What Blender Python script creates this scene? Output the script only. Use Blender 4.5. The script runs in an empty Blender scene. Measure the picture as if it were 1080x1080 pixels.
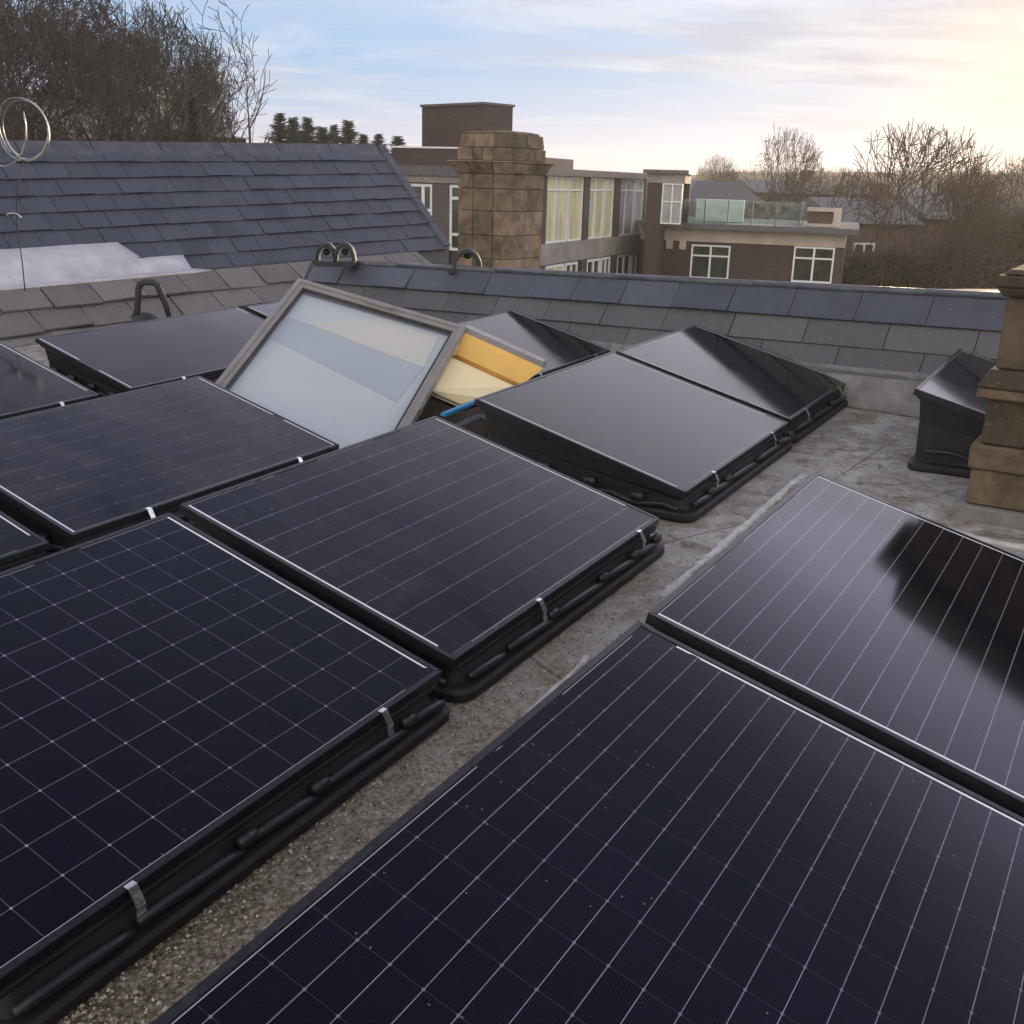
import bpy, bmesh, math, random
from mathutils import Vector, Matrix, Quaternion, noise
R=math.radians
scene=bpy.context.scene
col=scene.collection
rnd=random.Random(7)

# ------------------------------------------------------------------ camera, world, sun, exposure
CAM=Vector((0,0,1.714)); F=1107.44
def basis(pitch,roll):
    r0=Vector((1,0,0)); w=Vector((0,math.cos(pitch),-math.sin(pitch))); u0=Vector((0,math.sin(pitch),math.cos(pitch)))
    r=math.cos(roll)*r0+math.sin(roll)*u0; u=-math.sin(roll)*r0+math.cos(roll)*u0
    return r,u,w
CT=basis(R(17.54),R(1.6))          # the real camera
CF=basis(0.32695,-0.00074)         # the same camera seen from the drained (slightly falling) roof deck
def mat3(b): return Matrix((b[0],b[1],b[2]))
M3=mat3(CT).transposed()@mat3(CF)
MA=Matrix.Translation(CAM)@M3.to_4x4()@Matrix.Translation(-CAM)   # deck frame -> world
cam=bpy.data.cameras.new('camera'); camo=bpy.data.objects.new('camera',cam); col.objects.link(camo)
r,u,w=CT
camo.matrix_world=Matrix.Translation(CAM)@Matrix((r,u,-w)).transposed().to_4x4()
cam.sensor_width=36; cam.lens=36*F/1080; cam.clip_start=.05; cam.clip_end=5000
scene.camera=camo

SUN_AZ=R(25.0); SUN_EL=R(4.5)
scene.view_settings.view_transform='Standard'; scene.view_settings.look='None'
scene.view_settings.gamma=1; scene.view_settings.exposure=1.3
world=bpy.data.worlds.new("World"); scene.world=world; world.use_nodes=True

class N:
    """tiny node helper"""
    def __init__(s,tree): s.t=tree; s.n=tree.nodes; s.l=tree.links
    def new(s,typ,**k):
        x=s.n.new(typ)
        for a,b in k.items():
            if a.startswith('i_'):
                key=a[2:]; x.inputs[int(key) if key.isdigit() else key.replace('_',' ')].default_value=b
            else: setattr(x,a,b)
        return x
    def link(s,a,b): s.l.new(a,b)
    def val(s,x,inp):
        if hasattr(x,'is_linked') or isinstance(x,bpy.types.NodeSocket): s.l.new(x,inp)
        else: inp.default_value=x
    def m(s,op,a,b=0.0,c=None,clamp=False):
        x=s.n.new('ShaderNodeMath'); x.operation=op; x.use_clamp=clamp
        s.val(a,x.inputs[0]); s.val(b,x.inputs[1])
        if c is not None: s.val(c,x.inputs[2])
        return x.outputs[0]
    def mix(s,f,a,b,mode='MIX'):
        x=s.n.new('ShaderNodeMix'); x.data_type='RGBA'; x.blend_type=mode
        s.val(f,x.inputs[0])
        for q,i in ((a,6),(b,7)):
            if isinstance(q,tuple): x.inputs[i].default_value=(*q,1) if len(q)==3 else q
            else: s.l.new(q,x.inputs[i])
        return x.outputs[2]
    def ramp(s,f,pts,interp='LINEAR'):
        x=s.n.new('ShaderNodeValToRGB'); x.color_ramp.interpolation=interp
        e=x.color_ramp.elements
        while len(e)<len(pts): e.new(.5)
        for el,(p,c) in zip(e,pts):
            el.position=p; el.color=(*c,1) if isinstance(c,tuple) else (c,c,c,1)
        s.l.new(f,x.inputs[0]); return x.outputs[0]
    def noise(s,vec,scale,detail=4,rough=.55,dist=0):
        x=s.n.new('ShaderNodeTexNoise'); x.inputs['Scale'].default_value=scale; x.inputs['Detail'].default_value=detail
        x.inputs['Roughness'].default_value=rough; x.inputs['Distortion'].default_value=dist
        if vec is not None: s.l.new(vec,x.inputs['Vector'])
        return x.outputs['Fac']
    def vor(s,vec,scale,feature='F1',out='Distance',rand=1):
        x=s.n.new('ShaderNodeTexVoronoi'); x.feature=feature; x.inputs['Scale'].default_value=scale; x.inputs['Randomness'].default_value=rand
        s.l.new(vec,x.inputs['Vector']); return x.outputs[out]
    def coord(s,o='Object'): return s.n.new('ShaderNodeTexCoord').outputs[o]
    def mapping(s,vec,scale=(1,1,1),loc=(0,0,0),rot=(0,0,0)):
        x=s.n.new('ShaderNodeMapping'); x.inputs['Scale'].default_value=scale; x.inputs['Location'].default_value=loc; x.inputs['Rotation'].default_value=rot
        s.l.new(vec,x.inputs['Vector']); return x.outputs[0]

# sky: Nishita with thin procedural clouds
W=N(world.node_tree); W.n.clear()
out=W.new('ShaderNodeOutputWorld'); bg=W.new('ShaderNodeBackground')
sky=W.new('ShaderNodeTexSky',sky_type='NISHITA',sun_disc=False,sun_elevation=SUN_EL,sun_rotation=SUN_AZ,air_density=1.3,dust_density=1.2,ozone_density=2.2)
gen=W.coord('Generated')
sep=W.new('ShaderNodeSeparateXYZ'); W.link(gen,sep.inputs[0])
zc=W.m('MAXIMUM',sep.outputs[2],0.0)
# project direction on a cloud layer
den=W.m('ADD',zc,0.10)
cx=W.m('DIVIDE',sep.outputs[0],den); cy=W.m('DIVIDE',sep.outputs[1],den)
cmb=W.new('ShaderNodeCombineXYZ'); W.link(cx,cmb.inputs[0]); W.link(cy,cmb.inputs[1])
cv=W.mapping(cmb.outputs[0],scale=(.55,1.0,1),rot=(0,0,R(14)),loc=(3.1,1.7,0))
n1=W.noise(cv,.85,9,.62,.6)
az_=W.m('ARCTAN2',sep.outputs[0],sep.outputs[1]); da=W.m('SUBTRACT',az_,.30)
e_=W.m('DIVIDE',W.m('SUBTRACT',W.m('SUBTRACT',sep.outputs[2],.118),W.m('MULTIPLY',da,.16)),.030)
band=W.m('POWER',2.718,W.m('MULTIPLY',W.m('ADD',W.m('POWER',W.m('DIVIDE',da,.20),2),W.m('POWER',e_,2)),-1.0))
n1=W.m('ADD',n1,W.m('MULTIPLY',band,.16))
cl=W.ramp(n1,[(.47,0.0),(.56,.7),(.66,1.0)])
cv2=W.mapping(cmb.outputs[0],scale=(.35,1.6,1),rot=(0,0,R(20)),loc=(9,4,0))
n2=W.noise(cv2,2.2,7,.65,.8)
wisp=W.ramp(n2,[(.45,0.0),(.75,.6)])
# sun proximity
sd=Vector((math.sin(SUN_AZ)*math.cos(SUN_EL),math.cos(SUN_AZ)*math.cos(SUN_EL),math.sin(SUN_EL)))
dt=W.new('ShaderNodeVectorMath',operation='DOT_PRODUCT'); W.link(gen,dt.inputs[0]); dt.inputs[1].default_value=sd
sdot=W.m('MAXIMUM',dt.outputs['Value'],0.0)
near=W.m('POWER',sdot,6.0); vnear=W.m('POWER',sdot,90.0)
near=W.m('POWER',sdot,15.0); vnear=W.m('POWER',sdot,260.0); mid=W.m('POWER',sdot,45.0)
elc=W.ramp(zc,[(0.0,(.62,.64,.70)),(.035,(.50,.62,.80)),(.09,(.33,.55,.80)),(.17,(.40,.60,.86)),(.30,(1.0,1.0,1.0)),(.46,(.96,.98,1.0)),(.62,(.36,.42,.62)),(1.0,(.10,.12,.22))])
elc=W.mix(1.0,elc,(9.2,8.9,9.4),'MULTIPLY')
skyc=W.mix(.92,sky.outputs[0],elc)
cloudcol=W.mix(near,(6.7,7.1,7.3),(8.0,7.6,7.2))
under=W.noise(cv,2.3,5,.6)
cloudcol=W.mix(W.ramp(under,[(.42,0.0),(.62,.75)]),cloudcol,(4.9,4.6,5.0))
lift=W.ramp(zc,[(.14,(.62,.62,.64)),(.26,(1.80,1.82,2.12)),(.44,(2.05,2.05,2.5)),(.60,(.36,.39,.50)),(1.0,(.10,.11,.17))])
lift=W.mix(1.0,lift,(1.5,1.5,1.56),'MULTIPLY')
cloudcol=W.mix(1.0,cloudcol,lift,'MULTIPLY')
bright=W.mix(W.m('MULTIPLY',near,.44),skyc,W.mix(1.0,lift,(7.7,7.7,7.5),'MULTIPLY'))
mx=W.mix(W.m('MULTIPLY',W.m('MAXIMUM',cl,W.m('MULTIPLY',wisp,.8)),.8),bright,cloudcol)
g1=W.mix(W.m('MULTIPLY',mid,.12),mx,(8.4,7.3,5.9))
glow=W.mix(W.m('MULTIPLY',vnear,.5),g1,(11.0,8.6,5.4))
# unseen sky behind the camera, brightened as added fill light
bk=W.m('MULTIPLY',W.m('SUBTRACT',.12,sep.outputs[1]),1.9); bk=W.m('MINIMUM',W.m('MAXIMUM',bk,0.0),1.0)
bk=W.m('MULTIPLY',bk,W.m('SUBTRACT',1.0,W.m('MULTIPLY',W.m('POWER',zc,3.0),.8)))
glow=W.mix(bk,glow,(13.0,12.2,11.6))
W.link(glow,bg.inputs[0]); bg.inputs[1].default_value=0.05
W.link(bg.outputs[0],out.inputs[0])

sl=bpy.data.lights.new('sun','SUN'); sl.energy=2.0; sl.angle=R(3); sl.color=(1,.76,.48)
so=bpy.data.objects.new('sun',sl); col.objects.link(so)
so.rotation_euler=sd.to_track_quat('Z','Y').to_euler()

# ------------------------------------------------------------------ helpers
def tag(o,label=None,cat=None,group=None,kind=None):
    if label: o['label']=label
    if cat: o['category']=cat
    if group: o['group']=group
    if kind: o['kind']=kind
    return o
def fdir(px,py,b=CF): return (px-540)/F*b[0]-(py-540)/F*b[1]+b[2]
def fz(px,py,z):                      # deck frame: pixel -> point at height z
    d=fdir(px,py); return CAM+d*((z-CAM.z)/d.z)
def fplane(px,py,p,n):
    d=fdir(px,py); return CAM+d*(((p-CAM).dot(n))/d.dot(n))
def fy(px,py,Y):
    d=fdir(px,py); return CAM+d*(Y/d.y)
def W3(px,py,Y):                      # world frame: pixel -> point at forward distance Y
    d=fdir(px,py,CT); return CAM+d*(Y/d.y)
def empty(name,loc=(0,0,0),rot=0,mw=None):
    o=bpy.data.objects.new(name,None); col.objects.link(o); o.empty_display_size=.2
    o.matrix_world=mw if mw is not None else Matrix.Translation(loc)@Matrix.Rotation(rot,4,'Z')
    return o
class MB:
    def __init__(s): s.v=[]; s.f=[]; s.uv={}; s.mi=[]; s.cur=0
    def add(s,vs,fs):
        b=len(s.v); s.v+= [Vector(x) for x in vs]
        for f in fs: s.f.append([b+i for i in f]); s.mi.append(s.cur)
        return s
    def box(s,x0,x1,y0,y1,z0,z1,M=None):
        vs=[(x0,y0,z0),(x1,y0,z0),(x1,y1,z0),(x0,y1,z0),(x0,y0,z1),(x1,y0,z1),(x1,y1,z1),(x0,y1,z1)]
        if M is not None: vs=[M@Vector(v) for v in vs]
        return s.add(vs,[(0,3,2,1),(4,5,6,7),(0,1,5,4),(1,2,6,5),(2,3,7,6),(3,0,4,7)])
    def hexa(s,p): # 8 pts bottom 4 ccw, top 4 ccw
        return s.add(p,[(0,3,2,1),(4,5,6,7),(0,1,5,4),(1,2,6,5),(2,3,7,6),(3,0,4,7)])
    def loft(s,loops,cap=True):
        n=len(loops[0]); vs=[p for L in loops for p in L]; fs=[]
        for k in range(len(loops)-1):
            for i in range(n):
                j=(i+1)%n; fs.append((k*n+i,k*n+j,(k+1)*n+j,(k+1)*n+i))
        if cap: fs.append(tuple(reversed(range(n)))); fs.append(tuple((len(loops)-1)*n+i for i in range(n)))
        return s.add(vs,fs)
    def tube(s,pts,rad,n=8,cap=True):
        pts=[Vector(p) for p in pts]; rs=rad if isinstance(rad,(list,tuple)) else [rad]*len(pts)
        loops=[]; up=None
        for i,p in enumerate(pts):
            t=(pts[min(i+1,len(pts)-1)]-pts[max(i-1,0)]).normalized()
            if up is None: up=t.orthogonal().normalized()
            up=(up-t*up.dot(t)).normalized(); sd_=t.cross(up)
            loops.append([p+rs[i]*(math.cos(a)*up+math.sin(a)*sd_) for a in [2*math.pi*k/n for k in range(n)]])
        return s.loft(loops,cap)
    def lathe(s,prof,n=24,M=Matrix()):
        return s.loft([[M@Vector((r_*math.cos(2*math.pi*k/n),r_*math.sin(2*math.pi*k/n),z)) for k in range(n)] for r_,z in prof])
    def build(s,name,mats,parent=None,smooth=False,bevel=0,mw=None,seg=2):
        me=bpy.data.meshes.new(name); me.from_pydata([tuple(v) for v in s.v],[],s.f)
        if not isinstance(mats,(list,tuple)): mats=[mats]
        for m_ in mats: me.materials.append(m_)
        for p,mi in zip(me.polygons,s.mi): p.material_index=mi; p.use_smooth=smooth
        bm=bmesh.new(); bm.from_mesh(me); bmesh.ops.recalc_face_normals(bm,faces=bm.faces)
        if bevel:
            es=[e for e in bm.edges if len(e.link_faces)==2 and e.calc_face_angle(0)>R(25)]
            bmesh.ops.bevel(bm,geom=es,offset=bevel,segments=seg,affect='EDGES',clamp_overlap=True)
        bm.to_mesh(me); bm.free(); me.update()
        o=bpy.data.objects.new(name,me); col.objects.link(o)
        if mw is not None: o.matrix_world=mw
        if parent is not None: o.parent=parent
        return o
def copy_tree(o,parent=None):
    c=o.copy(); col.objects.link(c); c.parent=parent
    for ch in [x for x in KIDS.get(o.name,[])]: copy_tree(ch,c)
    return c
KIDS={}
def kids(o,*ch): KIDS.setdefault(o.name,[]).extend(ch)

# ------------------------------------------------------------------ materials
def newmat(name):
    m_=bpy.data.materials.new(name); m_.use_nodes=True; n=N(m_.node_tree)
    return m_,n,m_.node_tree.nodes['Principled BSDF']
def simple(name,c,rough=.6,metal=0,var=.25,scale=6,bump=.15,coord='Object',spec=.5,c2=None,bscale=None):
    m_,n,p=newmat(name); v=n.coord(coord); f=n.noise(v,scale,6,.6)
    a=tuple(x*(1-var) for x in c); b=c2 or tuple(min(1,x*(1+var)) for x in c)
    n.link(n.ramp(f,[(.3,a),(.7,b)]),p.inputs['Base Color'])
    n.link(n.ramp(n.noise(v,scale*3.1,4),[(.3,max(0,rough-.1)),(.7,min(1,rough+.12))]),p.inputs['Roughness'])
    p.inputs['Metallic'].default_value=metal; p.inputs['Specular IOR Level'].default_value=spec
    if bump:
        b_=n.new('ShaderNodeBump',i_Strength=bump,i_Distance=.01); n.link(n.noise(v,bscale or scale*6,6),b_.inputs['Height']); n.link(b_.outputs[0],p.inputs['Normal'])
    return m_
def slate_mat(name,c1,c2,c3,rough=.5,lich=.1,scale=3):
    m_,n,p=newmat(name); v=n.coord('Object'); g=n.new('ShaderNodeNewGeometry')
    base=n.ramp(g.outputs['Random Per Island'],[(0,c1),(.5,c2),(1,c3)])
    cloud=n.noise(v,scale,7,.65,.4)
    base=n.mix(n.ramp(cloud,[(.35,.0),(.75,.55)]),base,tuple(x*1.5 for x in c2))
    streak=n.noise(n.mapping(v,scale=(1,1,.3)),22,5,.7)
    base=n.mix(n.ramp(streak,[(.5,0.0),(.8,.35)]),base,tuple(x*.45 for x in c2))
    ms=n.noise(n.mapping(v,loc=(5,2,8)),6.5,7,.72)
    base=n.mix(n.m('MULTIPLY',n.ramp(ms,[(.60,0.0),(.68,1.0)]),min(1,lich*1.6)),base,(.085,.085,.045))
    li=n.noise(v,38,4,.6)
    base=n.mix(n.m('MULTIPLY',n.ramp(li,[(.62,0.0),(.70,1.0)]),lich),base,(.32,.32,.27))
    n.link(base,p.inputs['Base Color'])
    n.link(n.ramp(cloud,[(.3,rough-.12),(.7,rough+.15)]),p.inputs['Roughness'])
    b_=n.new('ShaderNodeBump',i_Strength=.35,i_Distance=.008); n.link(n.noise(v,45,7,.7),b_.inputs['Height']); n.link(b_.outputs[0],p.inputs['Normal'])
    return m_
M={}
M['slate_blue']=slate_mat('blue slate',(.048,.054,.070),(.057,.064,.083),(.070,.078,.100),.42,.08)
M['slate_grey']=slate_mat('grey slate',(.062,.062,.068),(.080,.080,.086),(.105,.104,.108),.6,.25)
M['slate_brown']=slate_mat('weathered slate',(.100,.090,.086),(.135,.124,.118),(.185,.17,.16),.6,.5)
M['ridge_tile']=slate_mat('ridge tile',(.040,.047,.066),(.052,.060,.082),(.072,.083,.108),.38,.25,5)
M['lead']=simple('lead flashing',(.50,.50,.53),.5,.1,.22,3,.08)
M['roll']=simple('ridge roll',(.075,.08,.095),.45,.0,.35,8,.3)
M['gable']=simple('gable boards',(.05,.05,.055),.7)
M['frame']=simple('black anodised frame',(.035,.035,.04),.33,.6,.3,30,.03)
M['tray']=simple('black plastic tray',(.008,.008,.010),.6,0,.4,14,.1)
M['cable']=simple('black rubber conduit',(.013,.013,.016),.45,0,.3,20,.05)
M['steel']=simple('steel clamp',(.70,.69,.66),.25,.95,.05,12,.0)
M['sky_frame']=simple('grey aluminium cladding',(.27,.255,.245),.42,.15,.12,5,.05)
M['sky_seal']=simple('dark rubber seal',(.03,.028,.026),.6)
M['dark_felt']=simple('dark felt upstand',(.05,.042,.036),.85,0,.3,9,.3)
M['orange']=simple('varnished pine',(.76,.46,.11),.35,0,.10,3,.02)
M['cream']=simple('cream painted lining',(.90,.78,.48),.5,0,.03,3,.0)
M['blue_plastic']=simple('blue plastic',(.02,.20,.42),.35,0,.2,10,.05)
M['dark_green']=simple('dark green iron',(.020,.027,.030),.65,.0,.4,15,.1)
M['zinc']=simple('worn zinc',(.33,.32,.31),.32,.9,.25,10,.1)
M['white']=simple('white window paint',(.78,.78,.76),.45,0,.06,3,.0)
M['brick_dark']=None
def brick(name,c1,c2,mortar,sc=1.0):
    m_,n,p=newmat(name); v=n.coord('Object')
    s_=n.new('ShaderNodeSeparateXYZ'); n.link(v,s_.inputs[0])
    cb=n.new('ShaderNodeCombineXYZ'); n.link(n.m('ADD',s_.outputs[0],s_.outputs[1]),cb.inputs[0]); n.link(s_.outputs[2],cb.inputs[1])
    b=n.new('ShaderNodeTexBrick',offset=.5); n.link(cb.outputs[0],b.inputs['Vector'])
    b.inputs['Color1'].default_value=(*c1,1); b.inputs['Color2'].default_value=(*c2,1); b.inputs['Mortar'].default_value=(*mortar,1)
    b.inputs['Scale'].default_value=1; b.inputs['Brick Width'].default_value=.225*sc; b.inputs['Row Height'].default_value=.075*sc; b.inputs['Mortar Size'].default_value=.008*sc
    dirt=n.noise(v,.7,6,.65)
    c=n.mix(n.ramp(dirt,[(.35,0.0),(.75,.6)]),b.outputs[0],tuple(x*.6 for x in c1))
    n.link(c,p.inputs['Base Color']); p.inputs['Roughness'].default_value=.85
    bb=n.new('ShaderNodeBump',i_Strength=.4,i_Distance=.01); n.link(b.outputs['Fac'],bb.inputs['Height']); bb.invert=True; n.link(bb.outputs[0],p.inputs['Normal'])
    return m_
M['brick_dark']=brick('dark brown brick',(.060,.036,.033),(.085,.052,.046),(.08,.07,.065))
M['brick_grey']=brick('grey brown brick',(.10,.085,.080),(.13,.11,.10),(.12,.11,.105))
M['brick_red']=brick('red brown brick',(.10,.055,.04),(.13,.075,.055),(.12,.10,.09))
M['conc_band']=simple('weathered concrete band',(.26,.235,.215),.8,0,.3,1.2,.2)
M['beige']=simple('beige render fascia',(.50,.42,.35),.8,0,.15,1.5,.1)
M['parapet']=simple('grey parapet metal',(.10,.10,.105),.6)
M['pane_dark']=simple('dark window glass',(.035,.042,.034),.08,0,.7,1.6,0)
M['pane_pale']=simple('pale curtained glass',(.36,.37,.37),.1,0,.35,.9,0)
def curtain():  # cream curtains, with warm reflected light put into the pane colour
    m_,n,p=newmat('cream curtained glass'); v=n.coord('Object')
    f=n.noise(n.mapping(v,scale=(2.4,2.4,.25)),1.2,3,.5)
    n.link(n.ramp(f,[(.38,(.55,.50,.34)),(.5,(.74,.64,.36)),(.6,(.42,.46,.30)),(.7,(.62,.62,.56))]),p.inputs['Base Color'])
    p.inputs['Roughness'].default_value=.12; return m_
M['pane_cream']=curtain()
def glassmat(name,tint,alpha,rough=.02):
    m_,n,p=newmat(name); mo=m_.node_tree.nodes['Material Output']
    tr=n.new('ShaderNodeBsdfTransparent'); tr.inputs[0].default_value=(*tint,1)
    gl=n.new('ShaderNodeBsdfGlossy'); gl.inputs['Roughness'].default_value=rough; gl.inputs[0].default_value=(1,1,1,1)
    fr=n.new('ShaderNodeLayerWeight'); fr.inputs[0].default_value=.5
    n.link(n.ramp(n.noise(n.coord('Object'),3.5,7,.7),[(.4,rough),(.7,rough+.22)]),gl.inputs['Roughness'])
    mx_=n.new('ShaderNodeMixShader'); n.link(n.m('ADD',n.m('MULTIPLY',n.m('POWER',fr.outputs['Facing'],4.0),.8),alpha,clamp=True),mx_.inputs[0])
    n.link(tr.outputs[0],mx_.inputs[1]); n.link(gl.outputs[0],mx_.inputs[2]); n.link(mx_.outputs[0],mo.inputs[0]); return m_
M['glass']=glassmat('roof window glass',(.95,.97,.98),.16,.03)
M['bal_glass']=glassmat('greenish balustrade glass',(.72,.84,.82),.12,.05)
M['bulb_glass']=glassmat('smoky glass',(.55,.60,.60),.08,.1)

# sandstone
def stone(name,c1,c2,c3):
    m_,n,p=newmat(name); v=n.coord('Object'); g=n.new('ShaderNodeNewGeometry')
    base=n.ramp(g.outputs['Random Per Island'],[(0,c1),(.5,c2),(1,c3)])
    d=n.noise(v,4.5,8,.7,.6)
    base=n.mix(n.ramp(d,[(.42,0.0),(.68,.85)]),base,(.028,.024,.018))
    gr=n.noise(v,9,5,.6)
    base=n.mix(n.ramp(gr,[(.55,0.0),(.78,.5)]),base,(.10,.095,.04))
    lt=n.noise(v,30,5,.7)
    base=n.mix(n.ramp(lt,[(.58,0.0),(.75,.35)]),base,(.42,.34,.24))
    n.link(base,p.inputs['Base Color']); p.inputs['Roughness'].default_value=.9
    b_=n.new('ShaderNodeBump',i_Strength=.6,i_Distance=.02); n.link(n.noise(v,24,8,.7),b_.inputs['Height']); n.link(b_.outputs[0],p.inputs['Normal'])
    return m_
M['stone']=stone('sooty sandstone',(.030,.025,.018),(.105,.078,.046),(.20,.135,.085))
M['stone_far']=stone('mossy sandstone',(.13,.10,.062),(.21,.155,.10),(.32,.22,.15))

# photovoltaic laminate: uv in metres (u along the row, v up the slope)
def pv(name,pu,pvv,su,sv,dots,w,l,uo=0.0,vo=0.0,dust=.3,wide=.0022):
    m_,n,p=newmat(name); uvn=n.coord('UV')
    s_=n.new('ShaderNodeSeparateXYZ'); n.link(uvn,s_.inputs[0]); U,V=s_.outputs[0],s_.outputs[1]
    obj=n.coord('Object')
    def dist(x,pitch,off):     # distance to the nearest grid line
        a=n.m('FRACT',n.m('DIVIDE',n.m('SUBTRACT',x,off-pitch/2+10*pitch*0),pitch))
        return n.m('MULTIPLY',n.m('ABSOLUTE',n.m('SUBTRACT',a,.5)),pitch)
    dU=dist(U,pu,uo); dV=dist(V,pvv,vo)
    wob=n.noise(obj,7,3)
    lu=n.m('LESS_THAN',dU,.0011); lv=n.m('LESS_THAN',dV,wide/2)
    inU=n.m('GREATER_THAN',n.m('MINIMUM',U,n.m('SUBTRACT',w,U)),.030)
    inV=n.m('GREATER_THAN',n.m('MINIMUM',V,n.m('SUBTRACT',l,V)),.026)
    lu=n.m('MULTIPLY',n.m('MULTIPLY',lu,inV),n.m('MULTIPLY',su,n.m('ADD',wob,.35)))
    lv=n.m('MULTIPLY',n.m('MULTIPLY',lv,inU),n.m('MULTIPLY',sv,n.m('ADD',wob,.4)))
    dd=n.m('ADD',n.m('POWER',dU,2),n.m('POWER',dV,2))
    dot=n.m('MULTIPLY',n.m('LESS_THAN',dd,.0036**2),dots)
    dot=n.m('MULTIPLY',dot,n.m('MULTIPLY',inU,inV))
    line=n.m('MAXIMUM',n.m('MAXIMUM',lu,lv),dot)
    # contact fingers, very fine
    fi=n.m('LESS_THAN',n.m('FRACT',n.m('DIVIDE',V,.0062)),.22)
    # bright thin lines just inside the frame edges
    eU=n.m('MINIMUM',U,n.m('SUBTRACT',w,U)); eV=n.m('MINIMUM',V,n.m('SUBTRACT',l,V))
    edU=n.m('MULTIPLY',n.m('GREATER_THAN',eU,.0225),n.m('LESS_THAN',eU,.0310))
    edV=n.m('MULTIPLY',n.m('MULTIPLY',n.m('GREATER_THAN',eV,.022),n.m('LESS_THAN',eV,.0242)),.45)
    eo=n.m('MULTIPLY',n.m('MULTIPLY',n.m('GREATER_THAN',eU,.022),n.m('GREATER_THAN',eV,.021)),n.m('MAXIMUM',edU,edV))
    brk=n.m('GREATER_THAN',n.noise(n.mapping(uvn,scale=(1,1,1),loc=(w,l,0)),2.6,1),.36)
    eo=n.m('MULTIPLY',eo,brk)
    # cell to cell tint
    fl=n.new('ShaderNodeCombineXYZ'); n.link(n.m('FLOOR',n.m('DIVIDE',n.m('SUBTRACT',U,uo),pu)),fl.inputs[0]); n.link(n.m('FLOOR',n.m('DIVIDE',n.m('SUBTRACT',V,vo),pvv)),fl.inputs[1])
    wn=n.new('ShaderNodeTexWhiteNoise',noise_dimensions='2D'); n.link(fl.outputs[0],wn.inputs['Vector'])
    cell=n.mix(wn.outputs['Value'],(.002,.0022,.0050),(.0042,.0040,.0085))
    cell=n.mix(n.m('MULTIPLY',fi,.5),cell,(.011,.011,.017))
    c=n.mix(n.m('MINIMUM',line,1.0),cell,(.34,.34,.40))
    c=n.mix(eo,c,(.80,.80,.84))
    # dust film and droppings
    du=n.noise(obj,2.1,7,.65,.5); du2=n.noise(n.mapping(obj,scale=(1,5,1)),3,5,.6)
    film=n.m('MULTIPLY',n.m('MULTIPLY',n.ramp(du,[(.35,0.0),(.8,1.0)]),n.ramp(du2,[(.3,.3),(.7,1.0)])),dust*.085)
    c=n.mix(film,c,(.45,.43,.42))
    vd=n.vor(obj,5.5,'F1','Distance'); sp=n.m('MULTIPLY',n.m('LESS_THAN',n.m('ADD',vd,n.m('MULTIPLY',n.noise(obj,60,3),.03)),.034),max(dust,.7))
    vd2=n.vor(obj,31,'F1','Distance'); rare=n.m('GREATER_THAN',n.noise(obj,3.3,2),.56)
    sp2=n.m('MULTIPLY',n.m('MULTIPLY',n.m('LESS_THAN',vd2,.07),rare),max(dust,.6)*.7)
    c=n.mix(n.m('MINIMUM',n.m('MULTIPLY',n.m('MAXIMUM',sp,sp2),.55),1.0),c,(.5,.5,.52))
    n.link(c,p.inputs['Base Color'])
    rr=n.ramp(du,[(.3,.055),(.75,.13+dust*.06)])
    n.link(n.m('MAXIMUM',rr,n.m('MULTIPLY',n.m('MAXIMUM',sp,sp2),.6)),p.inputs['Roughness'])
    p.inputs['IOR'].default_value=1.32; p.inputs['Specular IOR Level'].default_value=.5
    p.inputs['Specular Tint'].default_value=(.84,.86,1,1)
    b_=n.new('ShaderNodeBump',i_Strength=.012,i_Distance=.01); n.link(n.noise(obj,2.5,2),b_.inputs['Height']); n.link(b_.outputs[0],p.inputs['Normal'])
    return m_

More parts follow.
